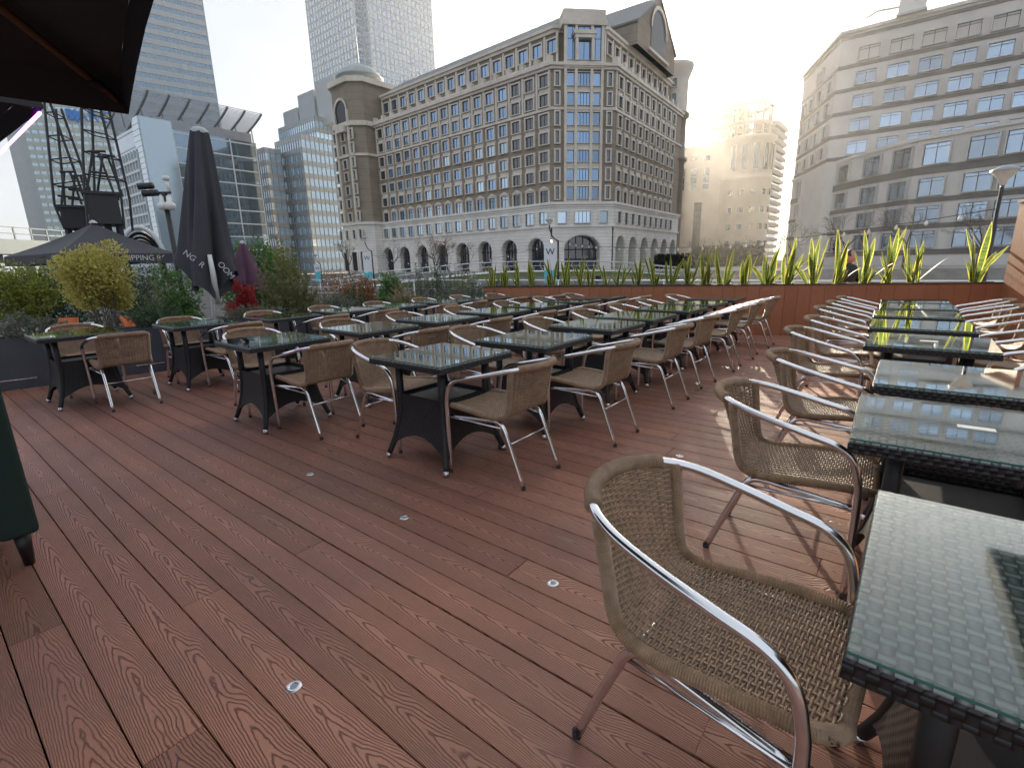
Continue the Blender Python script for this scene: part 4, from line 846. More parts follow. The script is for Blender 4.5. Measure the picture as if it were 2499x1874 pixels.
# ------------------------------------------------------------------ vegetation helpers
rv = random.Random(21)
def rdir(r):
    z = r.uniform(-1, 1); a = r.uniform(0, 2 * pi); q = sqrt(1 - z * z); return V((q * cos(a), q * sin(a), z))
def leaf(m, p, d, up, ln, wd):
    s = d.cross(up); s = s.normalized() if s.length > 1e-4 else V((1, 0, 0)); m.quad(p, p + d * ln * .5 + s * wd, p + d * ln, p + d * ln * .5 - s * wd)
def bush(name, label, cat, base, rx, ry, h, mat, nleaf, ln, wd, kind='clump', stem=None, group=None, seed=0, h0=0.0, flowers=None):
    r = random.Random(seed * 7 + 1); t = thing(name, label, cat, base, r.uniform(0, 6), group)
    m = MB(); cl = []
    nc = 26 if kind == 'clump' else 34
    for _ in range(nc):
        d = rdir(r); q = r.random() ** .4; cl.append((V((d.x * rx * q * .8, d.y * ry * q * .8, h0 + (h - h0) * (.5 + .46 * d.z * q))), r.uniform(.28, .50) * min(rx, h - h0)))
    sm = MB()
    if kind == 'spike':                                         # upright wiry stems with narrow leaves
        for k in range(nc + 16):
            a = r.uniform(0, 2 * pi); q = sqrt(r.random()); b0 = V((cos(a) * rx * .35 * q, sin(a) * ry * .35 * q, 0)); tp_ = V((cos(a) * rx * q * r.uniform(.7, 1.2), sin(a) * ry * q * r.uniform(.7, 1.2), h * (1 - .45 * q * q) * r.uniform(.72, 1.08)))
            pts = [b0, b0.lerp(tp_, .5) + V((r.uniform(-.03, .03), r.uniform(-.03, .03), .04 * h)), tp_]; sm.tube(pts, [.005, .004, .0015], 3, False)
            for j in range(nleaf // (nc + 16)):
                q2 = r.uniform(.2, 1); p = pts[0].lerp(pts[1], q2 * 2) if q2 < .5 else pts[1].lerp(pts[2], q2 * 2 - 1); d = (tp_ - b0).normalized() * .7 + rdir(r) * .8; d.normalize(); leaf(m, p, d, rdir(r), ln * r.uniform(.6, 1.2), wd)
    else:
        for c_, cr_ in cl:
            sm.tube([V((c_.x * .15, c_.y * .15, 0)), V((c_.x * .6, c_.y * .6, c_.z * .65)), c_], [.012, .007, .003], 4, False)
            for j in range(nleaf // nc):
                d = rdir(r); p = c_ + d * cr_ * r.random() ** .35 * V((1, 1, 1)).x; d2 = (d * .6 + rdir(r) * .8 + V((0, 0, .25))).normalized(); leaf(m, p, d2, rdir(r), ln * r.uniform(.6, 1.25), wd * r.uniform(.7, 1.2))
    o = m.build('foliage', M[mat], t); o['kind'] = 'stuff'
    if stem: sm.tube([(0, 0, -stem), (.01, 0, 0), (0, .01, h0 + (h - h0) * .3)], [.03, .026, .016], 6)
    sm.build('stem', M['bark'], t)
    if flowers:
        f_ = MB()
        for _ in range(flowers[1]):
            c_, cr_ = r.choice(cl); p = c_ + rdir(r) * cr_
            for k in range(5): leaf(f_, p, (rdir(r) + V((0, 0, .4))).normalized(), rdir(r), .05, .02)
        o = f_.build('flowers', M[flowers[0]], t); o['kind'] = 'stuff'
    return t
pm('bark', (.10, .075, .055), .85, 0, .25, 20, .4)
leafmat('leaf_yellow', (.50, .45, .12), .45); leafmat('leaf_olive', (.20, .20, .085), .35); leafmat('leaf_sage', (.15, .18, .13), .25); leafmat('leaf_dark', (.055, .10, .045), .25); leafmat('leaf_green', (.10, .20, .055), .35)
leafmat('leaf_red', (.40, .022, .028), .35); leafmat('leaf_straw', (.36, .27, .16), .3); leafmat('leaf_rust', (.28, .115, .035), .3); leafmat('leaf_lime', (.22, .25, .04), .45); leafmat('petal_red', (.55, .03, .04), .3); leafmat('petal_orange', (.6, .16, .03), .3); leafmat('petal_white', (.7, .68, .66), .3)
QZ = GZ + .1
def gp_(px, py, D, z=QZ): p = at_dist(px, py, D); return V((p.x, p.y, z))
def span(D, px): return px * D / 1225.0                          # width in metres of px pixels at distance D
# ------------------------------------------------------------------ slate planter boxes along the garden edge of the deck
pm('slate_panel', (.075, .082, .10), .45, 0, .15, 3, .1, 40)
pbx = [(-.9 + 1.28 * k) for k in range(7)]
for k, n0 in enumerate(pbx):
    a = DK(n0, u_bound(n0) + .06); b = DK(n0 + 1.25, u_bound(n0 + 1.25) + .06); X = (b - a).normalized(); Y = V((-X.y, X.x, 0)); Ln = (b - a).length
    t = thing('planter_box', f"slate grey planter box, {words[k + 1]} along the garden edge from the green sofa end", 'planter', a, 0, 'slate planters along the deck edge')
    hh = .60; MB().fbox(O0, X, Y, 0, Ln, 0, .025, QZ, hh).fbox(O0, X, Y, 0, Ln, .425, .45, QZ, hh).fbox(O0, X, Y, 0, .025, .025, .425, QZ, hh).fbox(O0, X, Y, Ln - .025, Ln, .025, .425, QZ, hh).build('panel', M['slate_panel'], t)
    MB().fbox(O0, X, Y, .025, Ln - .025, .025, .425, .40, .53).build('soil', M['soil'], t)
    MB().fbox(O0, X, Y, .3, .62, -.012, -.002, .10, .115).build('handle', M['steel'], t)
    c = (a + b) * .5 + Y * .24
    kinds = [('rosemary_shrub', 'leaf_sage', .45), ('rosemary_shrub', 'leaf_sage', .36), ('rosemary_shrub', 'leaf_dark', .42), ('rosemary_shrub', 'leaf_sage', .30), ('lavender_shrub', 'leaf_sage', .42), ('lavender_shrub', 'leaf_olive', .34), ('lavender_shrub', 'leaf_sage', .44)]
    nm, mt, h = kinds[k]
    bush(nm, f"grey green spiky shrub filling the {words[k + 1]} slate planter from the sofa end", 'shrub', (c.x, c.y, .52), .62, .36, h, mt, 3600, .045, .006, 'spike', seed=k + 1, group='shrubs in the slate planters')
# ------------------------------------------------------------------ garden plants (base on the quay)
bush('box_ball_tree', 'round yellow green clipped shrub on a stem before the open umbrella', 'shrub', gp_(258, 750, 11.0), .62, .62, 2.32, 'leaf_yellow', 11000, .055, .018, stem=0, seed=11, h0=1.05)
bush('golden_shrub', 'yellow leaved shrub at the far garden edge beyond the white chairs', 'shrub', gp_(42, 700, 14.0), .75, .66, 1.98, 'leaf_lime', 6500, .065, .02, seed=12, h0=.6)
bush('dark_shrub', 'dark evergreen shrub between the two yellow shrubs', 'shrub', gp_(140, 700, 14.5), .9, .6, 1.8, 'leaf_dark', 6000, .06, .02, seed=13)
bush('dark_shrub', 'dark evergreen shrub behind the round yellow shrub', 'shrub', gp_(335, 700, 14.5), .9, .6, 1.8, 'leaf_dark', 6000, .06, .02, seed=14)
bush('leafy_shrub', 'fresh green shrub left of the closed black umbrella', 'shrub', gp_(432, 700, 11.5), .42, .42, 1.85, 'leaf_green', 4200, .06, .02, seed=15)
bush('wiry_shrub', 'pale wiry shrub under the umbrella valance', 'shrub', gp_(398, 680, 12.5), .4, .35, 2.05, 'leaf_olive', 2400, .05, .012, 'spike', seed=16)
bush('red_shrub', 'bright red leaved shrub beside the closed black umbrella', 'shrub', gp_(598, 750, 9.7), .28, .28, 1.52, 'leaf_red', 8000, .04, .010, seed=17, h0=.5)
bush('tall_olive_shrub', 'tall wispy olive shrub between the purple umbrella and the deck', 'shrub', gp_(700, 750, 10.4), .62, .55, 2.18, 'leaf_olive', 8000, .075, .013, 'spike', seed=18)
bush('flowering_climber', 'leafy climber with red and orange flowers behind the purple umbrella', 'shrub', gp_(612, 650, 17), 1.15, .7, 2.55, 'leaf_green', 5200, .10, .035, seed=19, flowers=('petal_red', 60))
bush('flowering_climber', 'leafy climber with orange flowers right of the purple umbrella', 'shrub', gp_(665, 650, 18), 1.0, .7, 2.35, 'leaf_lime', 4200, .10, .035, seed=20, flowers=('petal_orange', 40))
bush('rust_shrub', 'rust coloured autumn shrub in the garden row', 'shrub', gp_(832, 690, 14.5), .75, .5, 1.62, 'leaf_rust', 3600, .05, .02, seed=22)
bush('rust_shrub', 'small rust coloured shrub before the footbridge', 'shrub', gp_(893, 690, 14.0), .35, .35, 1.4, 'leaf_rust', 2000, .05, .02, seed=23)
bush('feather_grass', 'tuft of straw coloured feather grass before the deck', 'grass', gp_(985, 720, 11.6), .42, .42, 1.28, 'leaf_straw', 3000, .20, .004, 'spike', seed=24)
bush('golden_grass', 'small tuft of golden grass at the foot of the tall olive shrub', 'grass', gp_(662, 770, 9.9), .25, .25, .92, 'leaf_straw', 1400, .14, .003, 'spike', seed=25)
gar = [(775, 'leaf_sage', .5, 1.3, 12.2), (862, 'leaf_dark', .45, 1.35, 13.0), (950, 'leaf_green', .35, 1.45, 12.6), (1020, 'leaf_sage', .5, 1.75, 12.4), (1065, 'leaf_dark', .35, 1.8, 12.8), (1100, 'leaf_sage', .45, 1.7, 12.0), (1135, 'leaf_olive', .42, 1.6, 11.6), (1165, 'leaf_dark', .4, 1.35, 11.4), (742, 'leaf_olive', .45, 1.3, 11.4)]
glab = ['grey leaved garden shrub beside the tall olive shrub', 'dark green garden shrub between the rust shrubs', 'fan leaved green palm in the garden row', 'grey green shrub beside the feather grass', 'dark shrub below the white flowering stems', 'silvery shrub near the fence end', 'olive shrub close by the end of the board fence', 'dark low shrub touching the end of the board fence', 'olive shrub at the foot of the garden row']
for k, (px, mt, rx, h, D) in enumerate(gar):
    bush('garden_shrub' if k != 2 else 'fan_palm', glab[k], 'shrub', gp_(px, 700, D), rx, rx, h, mt, 3600, .07 if k != 2 else .26, .010 if k != 2 else .014, 'spike', seed=30 + k)
bush('white_blossom_shrub', 'shrub of white blossom stems beside the fence end', 'shrub', gp_(1148, 690, 13.0), .3, .3, 1.85, 'leaf_sage', 800, .05, .012, seed=41, flowers=('petal_white', 70))
# ------------------------------------------------------------------ umbrellas
pm('canvas_black', (.045, .046, .054), .8, 0, .12, 4, .15, 200); pm('canvas_plum', (.085, .035, .060), .8, 0, .12, 6, .15, 200); pm('wood_rib', (.16, .085, .045), .5, 0, .2, 12, stretch=(1, 12, 12)); pm('white_paint', (.72, .72, .70), .45, 0, .05, 8); pm('white_print', (.55, .55, .56), .7)
def open_umbrella(name, label, base, rad, z_e, z_a, sides, rot, val, curve=0.0, pts=None, pole=True, ribs=True):
    t = thing(name, label, 'umbrella', base); m = MB(); v = MB(); rb_ = []
    pts = pts or [V((rad * cos(rot + 2 * pi * k / sides), rad * sin(rot + 2 * pi * k / sides), z_e)) for k in range(sides)]; ap_ = V((0, 0, z_a))
    for k in range(sides):
        a, b = pts[k], pts[(k + 1) % sides]
        def cp(i, j):
            e = a.lerp(b, i); e = e + V((-e.x, -e.y, 0)) * (.03 * (1 - (2 * i - 1) ** 2)); p = ap_.lerp(e, j); p.z -= .10 * sin(pi * j) * (1 - .0) * (1 - (2 * i - 1) ** 2) * .6 + .06 * sin(pi * j); return p
        m.grid(lambda i, j: cp(i, j), 6, 6)
        def vp(i, j): e = cp(i, 1.0); return e + V((e.x * .01 * j, e.y * .01 * j, -val * j * (1 + .06 * sin(9 * i))))
        v.grid(lambda i, j: vp(i, j), 8, 2)
    m.build('canopy', M['canvas_black'], t, True); v.build('valance', M['canvas_black'], t, True)
    if ribs:
        for k in range(sides): MB().tube([ap_ - V((0, 0, .12)), ap_.lerp(pts[k], .5) - V((0, 0, .09)), pts[k] * .985 - V((0, 0, .02 + (z_e * .015)))], [.02, .02, .018], 6).build('rib', M['wood_rib'], t, True); MB().lathe([(.001, -.02), (.035, -.015), (.035, .01), (.001, .012)], 12, tuple(pts[k] * .93 + V((0, 0, z_e * .07 - .05)))).build('rib_end', M['black_plastic'], t, True)
    if pole: MB().tube([(0, 0, 0), (0, 0, z_a + .02)], .03, 10).build('pole', M['steel_grey'], t, True)
    MB().lathe([(.001, .10), (.05, .08), (.10, .03), (.12, 0)], 14, (0, 0, z_a)).build('finial', M['spandrel'], t, True)
    return t
# two parasols over the sofa corner; only their near corners reach into view
c = DK(-.85, 2.10); u1 = open_umbrella('square_umbrella', 'black square umbrella with wooden ribs overhead by the green sofa', (c.x, c.y, 0), 1.6 * sqrt(2), 2.31, 3.1, 4, YAW + pi / 4 - R(10), .14)
c = DK(-.90, 5.35); u2 = open_umbrella('square_umbrella', 'black square umbrella edged with a violet light strip beside the overhead one', (c.x, c.y, 0), 1.62 * sqrt(2), 2.30, 3.05, 4, YAW + pi / 4, .10)
c = DK(3.3, -2.05); open_umbrella('square_umbrella', 'black square umbrella over the hedge row tables', (c.x, c.y, 0), 1.3 * sqrt(2), 2.40, 3.1, 4, YAW + pi / 4, .16)
emit('violet_led', (.42, .08, 1.0), 5.0)
MB().tube([(1.63 * cos(YAW) - y * sin(YAW), 1.63 * sin(YAW) + y * cos(YAW), 2.19) for y in (-1.55, -.8, 0, .8, 1.55)], .008, 6).build('light_strip', M['violet_led'], u2, True)
g1 = at_dist(143, 617, 19.4); g2 = at_dist(432, 620, 20.6); gX = V((g2.x - g1.x, g2.y - g1.y, 0)); gS = gX.length; gX.normalize(); gY = V((-gX.y, gX.x, 0))
gc = V((g1.x, g1.y, 0)) + gX * gS * .5 + gY * gS * .5; gze = g1.z - QZ; gza = at_dist(232, 545, gc.length).z - QZ
ou = open_umbrella('garden_umbrella', 'open black garden umbrella with white lettering on its valance', (gc.x, gc.y, QZ), gS * .7071, gze, gza, 4, 0, .30, pts=[gX * (gS * i_) + gY * (gS * j_) + V((0, 0, gze)) for i_, j_ in ((-.5, -.5), (.5, -.5), (.5, .9), (-.5, .9))])
text('SIPPING ROOM', .24, M['white_print'], 'lettering', ou, frame_M(gX * (gS * .27) - gY * (gS * .475 + .06) + V((0, 0, gze - .15)), gX, V((0, 0, 1)), -gY), .002)
def closed_umbrella(name, label, px, ytop, ybot, D, r0, r1, mat, folds, seed, flap=0.0):
    p = gp_(px, 700, D); zt = at_dist(px, ytop, D).z - QZ; zb = at_dist(px, ybot, D).z - QZ; t = thing(name, label, 'umbrella', (p.x, p.y, QZ)); r = random.Random(seed); m = MB(); ph = [r.uniform(0, 6) for _ in range(4)]
    def fn(i, j):
        a = 2 * pi * i; q = j; rad = r0 + (r1 - r0) * (q ** .9) * (1 - .10 * max(0, q - .8) * 5 * .5)
        w_ = (.12 + .20 * q) * sin(folds * a + ph[0] + .8 * q) + (.05 + .10 * q) * sin((folds * 2 + 1) * a + ph[1] - 1.6 * q) + .05 * q * sin(17 * a + 4 * q) + .05 * sin(3 * a + 5 * q + ph[2]); rad *= 1 + w_
        zz = zt + (zb - zt) * q
        if q > .8: zz += flap * (q - .8) * 5 * (sin(2 * a + ph[3]) * .6 + .4 * sin(5 * a + ph[2]))
        return (rad * cos(a), rad * sin(a), zz)
    m.grid(fn, 120, 34); m.build('canopy', M[mat], t, True)
    MB().tube([(0, 0, 0), (0, 0, zt + .03)], .028, 10).build('pole', M['white_paint'], t, True)
    MB().lathe([(r0 * 1.02, -.02), (r0 * 1.1, .02), (r0 * .7, .06), (.01, .08)], 20, (0, 0, zt)).build('cap', M['spandrel'], t, True)
    MB().box(-.3, -.3, 0, .3, .3, .09).build('base', M['black_plastic'], t)
    return t, p, zt, zb, fn
cu, cp_, czt, czb, cfn = closed_umbrella('closed_umbrella', 'tall closed black umbrella with white lettering on its folds', 496, 322, 690, 9.2, .11, .35, 'canvas_black', 5, 4, .30)
vd = V((-cp_.x, -cp_.y, 0)).normalized(); sd_ = V((-vd.y, vd.x, 0))
if sd_.x < 0: sd_ = -sd_
def on_fold(body, xoff, zoff, ang, nm, size=.115):
    X = sd_ * cos(ang) + V((0, 0, 1)) * sin(ang); U = V((0, 0, 1)) * cos(ang) - sd_ * sin(ang)
    text(body, size, M['white_print'], nm, cu, frame_M(vd * (.44 - .4 * xoff * xoff) + sd_ * xoff + V((0, 0, zoff)), X, U, vd), .002)
on_fold('NG  R', -.20, czb + .34, R(-40), 'lettering'); on_fold('OOM', .20, czb + .20, R(-52), 'lettering')
cu.rotation_euler = Matrix.Rotation(R(-4.5), 3, vd).to_euler()
tie = MB(); tie.tube([V((0, 0, czb + .42)) + vd * .36, V((0, 0, czb + .12)) + vd * .33 + sd_ * .03, V((0, 0, czb - .32)) + vd * .2 + sd_ * .06], [.03, .04, .045], 8); tie.build('pole_sleeve', M['white_paint'], cu, True)
closed_umbrella('closed_umbrella', 'small closed plum coloured umbrella by the flowering climbers', 607, 594, 700, 16, .06, .50, 'canvas_plum', 4, 9, .12)
# ------------------------------------------------------------------ garden furniture
pm('white_plastic', (.72, .72, .70), .4, 0, .06, 6); pm('orange_plastic', (.55, .13, .03), .5); pm('dark_wicker', (.03, .03, .03), .5); pm('terracotta', (.42, .15, .06), .8, 0, .2, 10)
def shell_chair(name, label, p, rz, mat, legm, group=None):
    t = thing(name, label, 'chair', p, rz, group); m = MB()
    def fn(i, j):
        x = (i - .5) * .46; q = j
        if q < .5: y = .22 - q * .8; z = .44 - .03 * sin(pi * q * 2); 
        else: y = -.18 - (q - .5) * .22; z = .44 + (q - .5) * .72
        return (x * (1 - .15 * max(0, q - .7) * 3), y + abs(i - .5) ** 2 * .35 * (q > .4), z + abs(i - .5) ** 2 * .25 * (q <= .5))
    m.grid(fn, 8, 14); o = m.build('shell', M[mat], t, True); md = o.modifiers.new('thickness', 'SOLIDIFY'); md.thickness = .012
    for sx in (-1, 1):
        for sy, y in ((1, .2), (-1, -.2)): MB().tube([(sx * .16, y * .7, .42), (sx * .21, y * 1.1, 0)], .012, 6).build('leg', M[legm], t, True)
    return t
for k, (px, py, D, rz, mt, lab) in enumerate([(130, 760, 10.6, 1.2, 'white_plastic', 'white shell chair beside the dark wicker chairs'), (170, 745, 11.6, 2.6, 'white_plastic', 'white shell chair before the round yellow shrub'), (215, 760, 10.8, 4.0, 'white_plastic', 'white shell chair beside the terracotta pot'), (70, 750, 11.8, .4, 'white_plastic', 'white shell chair nearest the rosemary planter'), (135, 735, 13.2, 3.2, 'orange_plastic', 'orange shell chair among the white ones'), (325, 735, 12.6, 5, 'orange_plastic', 'orange shell chair behind the round yellow shrub'), (165, 780, 10.0, .8, 'dark_wicker', 'dark wicker shell chair at the garden table'), (300, 785, 9.9, 5.2, 'dark_wicker', 'dark wicker shell chair near the terracotta pot'), (560, 770, 10.6, 1.5, 'dark_wicker', 'dark shell chair beyond the red shrub')]):
    shell_chair('shell_chair', lab, gp_(px, py, D), rz, mt, 'steel', 'shell chairs in the garden')
def cafe_table(label, p, mt, r=.4):
    t = thing('cafe_table', label, 'table', p); MB().lathe([(.001, .735), (r, .735), (r, .71), (.03, .705)], 24).build('table_top', M[mt], t, True); MB().tube([(0, 0, .02), (0, 0, .71)], .03, 8).build('column', M['steel'], t, True); MB().lathe([(.26, 0), (.26, .015), (.03, .03)], 20).build('foot', M['steel'], t, True)
cafe_table('round white garden table among the white shell chairs', gp_(180, 770, 10.9), 'white_plastic'); cafe_table('round dark garden table beside the dark wicker chairs', gp_(105, 790, 10.1), 'dark_wicker'); cafe_table('round white garden table behind the closed black umbrella', gp_(470, 740, 11.2), 'white_plastic')
p = gp_(255, 770, 10.2); t = thing('terracotta_pot', 'ribbed terracotta pot beside the white chairs', 'pot', p); MB().lathe([(.12, 0), (.17, .10), (.19, .3), (.17, .42), (.20, .46), (.20, .5), (.16, .5), (.15, .44)], 20).build('pot', M['terracotta'], t, True); MB().lathe([(.001, .45), (.15, .45)], 16).build('soil', M['soil'], t)
pm('hedge_wood', (.12, .07, .045), .7, 0, .2, 8)
p = gp_(800, 720, 12.4); t = thing('timber_planter', 'long dark timber planter below the garden row', 'planter', p, R(20)); MB().box(-2.6, -.25, 0, 2.6, .25, .62).build('box', M['trough'], t); MB().box(-2.55, -.2, .621, 2.55, .2, .64).build('soil', M['soil'], t)
# ------------------------------------------------------------------ green sofa corner
pm('green_velvet', (.007, .026, .020), .75, 0, .2, 10, .1, 150); pm('ebony', (.012, .010, .009), .4)
sf = thing('green_sofa', 'dark green upholstered sofa with tapered black legs under the umbrella', 'sofa', DK(.24, 3.03), YAW)
def soft(x0, y0, z0, x1, y1, z1, b=.03):
    o = MB().box(x0, y0, z0, x1, y1, z1); return o
for nm, bx in (('backrest', (-.14, 0, .17, 0, 1.9, .92)), ('seat', (-.85, .16, .17, -.145, 1.74, .42)), ('arm', (-.85, 0.002, .17, -.142, .155, .64)), ('arm', (-.85, 1.745, .17, -.142, 1.898, .64))):
    o = soft(*bx).build(nm, M['green_velvet'], sf); md = o.modifiers.new('round', 'BEVEL'); md.width = .022; md.segments = 3
for x, y in ((-.06, .08), (-.78, .08), (-.06, 1.82), (-.78, 1.82)): MB().tube([(x, y, .18), (x + (.0), y - .0, 0)], [.034, .020], 8).build('leg', M['ebony'], sf, True)
# ------------------------------------------------------------------ tall corner wall, side wall and box hedge
cw = thing('corner_wall', 'tall red brown board wall closing the fence corner', 'wall', fb); zc = at_dist(2454, 497, (fb).length).z
sdir = DK(-1, 0) - DK(0, 0); sdir = (DK(8.2, -2.05) - fb); sdir.normalize(); sY = V((-sdir.y, sdir.x, 0))
me = MB().box(.0015, -.03, 0, .2085, .03, zc).mesh('board', M['fence_board'])
for k in range(4): obj('board', me, cw, sdir * (k * .21), atan2(sdir.y, sdir.x))
MB().box(-.03, -.05, zc, .88, .05, zc + .03).build('capping', M['fence_board'], cw, rz=atan2(sdir.y, sdir.x))
sw = thing('side_planter_wall', 'low board planter wall carrying the box hedge along the hedge row', 'wall', DK(10.0, -2.0)); me = MB().box(.0015, 0, 0, .2485, .02, .86).mesh('board', M['fence_board'])
for k in range(34): obj('board', me, sw, DK(-k * .25, 0), YAW + pi)
MB().box(-.2, -.32, .86, 8.7, .03, .885).build('capping', M['trough'], sw, rz=YAW + pi)
m = MB(); hm = MB(); r = random.Random(77)
for k in range(15000):
    n_ = r.uniform(.6, 9.9); f_ = r.choice((0, 0, 1)); p = DK(n_, -2.04 - r.uniform(0, .04) if f_ == 0 else -2.04 - r.uniform(0, .4), r.uniform(.9, 1.62) if f_ == 0 else 1.60 + r.uniform(-.03, .03)); d = (rdir(r) + V((0, 0, .2))).normalized(); leaf(m, p + rdir(r) * .03, d, rdir(r), .045, .013)
hg = thing('box_hedge', 'clipped yellow green box hedge on the side planter wall', 'hedge'); o = m.build('foliage', M['leaf_yellow'], hg); o['kind'] = 'stuff'
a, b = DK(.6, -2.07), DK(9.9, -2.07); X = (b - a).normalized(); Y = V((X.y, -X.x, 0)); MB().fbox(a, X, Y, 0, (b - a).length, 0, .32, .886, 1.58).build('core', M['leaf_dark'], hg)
# ------------------------------------------------------------------ quay furniture: lamps, banners, string lights, railings
pm('lamp_black', (.02, .02, .022), .45); emit('bulb_warm', (1, .82, .55), 1.2); pm('frosted', (.70, .68, .62), .3)
def banner_mat():
    m, t, b = nodes('banner'); tcn = N(t, 'TexCoord'); sp = N(t, 'SeparateXYZ'); L(t, tcn.outputs['Object'], sp.inputs[0])
    nz_ = N(t, 'TexNoise'); nz_.inputs['Scale'].default_value = 3; L(t, tcn.outputs['Object'], nz_.inputs['Vector'])
    f = N(t, 'MapRange'); f.inputs['From Min'].default_value = 1.55; f.inputs['From Max'].default_value = 1.50; L(t, math2(t, 'ADD', sp.outputs[2], math2(t, 'MULTIPLY', nz_.outputs['Fac'], .5)), f.inputs[0])
    mx_ = N(t, 'Mix', data_type='RGBA'); L(t, f.outputs[0], mx_.inputs[0]); mx_.inputs[6].default_value = (.72, .74, .76, 1); mx_.inputs[7].default_value = (.10, .50, .58, 1); L(t, mx_.outputs[2], b.inputs['Base Color']); b.inputs['Roughness'].default_value = .6; M['banner'] = m
banner_mat(); pm('print_black', (.02, .02, .025), .6)
def lamp(label, px, py, D, banner=True, tilt=0.0, nm='lamp_post'):
    p = gp_(px, py, D); h = at_dist(px, py, D).z - QZ; t = thing(nm, label, 'lamp post', p, 0, 'quay lamp posts'); s = -1
    vd_ = V((-p.x, -p.y, 0)).normalized(); sx = V((-vd_.y, vd_.x, 0)); sx = -sx if sx.x < 0 else sx
    off = sx * .42 if banner else V((0, 0, 0))
    MB().tube([off, off + V((0, 0, h - .9))], [.055, .045], 8).build('pole', M['lamp_black'], t, True)
    MB().tube(crom([off + V((0, 0, h - .95)), off * .4 + V((0, 0, h - .75)), V((0, 0, h - .35)), V((0, 0, h - .2))], 5), .03, 6).build('arm', M['lamp_black'], t, True)
    MB().lathe([(.04, -.20), (.07, -.10), (.18, .03), (.195, .05)], 20, (0, 0, h)).build('lantern_bowl', M['frosted'], t, True); MB().lathe([(.21, .05), (.20, .08), (.07, .14), (.001, .15)], 20, (0, 0, h)).build('lantern_cap', M['steel_grey'], t, True)
    if banner:
        b = off - sx * .08; zt = h - 1.0; MB().fbox(b, sx, vd_, -.62, 0, -.01, .01, zt - 1.95, zt).build('banner', M['banner'], t)
        text('W', .42, M['print_black'], 'banner_lettering', t, frame_M(b - sx * .31 + vd_ * .02 + V((0, 0, zt - .45)), sx, V((0, 0, 1)), vd_), .002)
    return p, h
L1 = lamp('quay lamp post with W banner before the chamfered stone corner', 1341, 540, 25); L2 = lamp('quay lamp post with W banner before the arcade', 890, 582, 40); lamp('quay lamp post with W banner beside the stepped glass office', 770, 624, 62)
L3 = lamp('slim lamp post rising behind the tall corner wall', 2452, 425, 13.2, False)
def festoon(label, A, B, sag, n_):
    t = thing('string_lights', label, 'string lights', A); pts = [(A.lerp(B, k / 40) + V((0, 0, -4 * sag * (k / 40) * (1 - k / 40)))) - A for k in range(41)]; MB().tube(pts, .008, 4).build('cable', M['lamp_black'], t)
    b = MB().lathe([(.012, 0), (.016, -.03), (.030, -.06), (.033, -.085), (.02, -.11), (.001, -.118)], 10).mesh('bulb', M['frosted'], True)
    for k in range(1, n_): q = k / n_; p = A.lerp(B, q) + V((0, 0, -4 * sag * q * (1 - q))) - A; obj('bulb', b, t, p)
festoon('string of festoon bulbs from the corner lamp to the W banner lamp', L1[0] + V((.42, 0, L1[1] - .95)), L3[0] + V((0, 0, L3[1] - .6)), .5, 30)
festoon('string of festoon bulbs hanging across the arcade', L1[0] + V((.42, 0, L1[1] - .95)), L2[0] + V((.42, 0, L2[1] - 1.2)), .9, 26)
t = thing('camera_pole', 'black pole with cluster of security cameras beside the closed umbrella', 'camera pole', gp_(424, 600, 15)); h = at_dist(424, 470, 15).z - QZ
MB().tube([(0, 0, 0), (0, 0, h)], .06, 10).build('pole', M['lamp_black'], t, True); MB().tube([(-.3, 0, h - .02), (.16, 0, h - .02)], .03, 6).build('arm', M['lamp_black'], t)
for x, s in ((-.05, 1), (.12, 1.15)): MB().lathe([(.001, .02), (.05, .02), (.06, -.10), (.11, -.16), (.12, -.2), (.09, -.28), (.001, -.31)], 14, (x, -.05, h - .12)).build('dome_camera', M['white_plastic'], t, True)
MB().tube([(.14, 0, h), (.10, 0, h + .28)], .035, 8).tube([(.10, 0, h + .26), (.10, 0, h + .36)], .07, 10).build('antenna', M['white_plastic'], t, True)
for z, x in ((.02, -.34), (-.14, -.26)): MB().tube([(x - .18, -.1, h + z + .1), (x + .14, -.05, h + z + .12)], .075, 10).build('floodlight', M['lamp_black'], t, True)
# quay railing
pm('rail_white', (.70, .71, .70), .4, 0, .05, 3)
t = thing('quay_railing', 'white tubular railing along the near quay edge behind the plants', 'railing', DK(15.5, 0, QZ), YAW)
for z in (.30, .62, 1.02): MB().tube([(0, -16, z), (0, 34, z)], .022 if z < 1 else .03, 6).build('rail', M['rail_white'], t, True)
pme = MB().tube([(0, 0, 0), (0, 0, 1.02)], .028, 6).mesh('post', M['rail_white'], True)
for k in range(26): obj('post', pme, t, (0, -16 + 2 * k, 0))
# footbridge
pm('bridge_green', (.16, .20, .08), .55, 0, .1, 2); bpts = []
for px, py, D in ((800, 684, 40), (900, 668, 45), (1050, 652, 50), (1214, 640, 56), (1380, 638, 60), (1513, 640, 65), (1660, 653, 76)): bpts.append(at_dist(px, py, D))
bp_ = crom(bpts, 6); br = thing('footbridge', 'white railed arched footbridge over the dock before the stone block', 'bridge')
dk = MB(); side = V((0, 0, 0))
for sgn in (0, 1):
    off = [azv(-6) * (2.4 * sgn) for _ in bp_]
    MB().tube([p + o for p, o in zip(bp_, off)], .05, 6).build('handrail', M['rail_white'], br, True); MB().tube([p + o + V((0, 0, -1.15)) for p, o in zip(bp_, off)], .09, 6).build('edge_beam', M['rail_white'], br, True); MB().tube([p + o + V((0, 0, -.5)) for p, o in zip(bp_, off)], .02, 4).build('mid_rail', M['rail_white'], br, True)
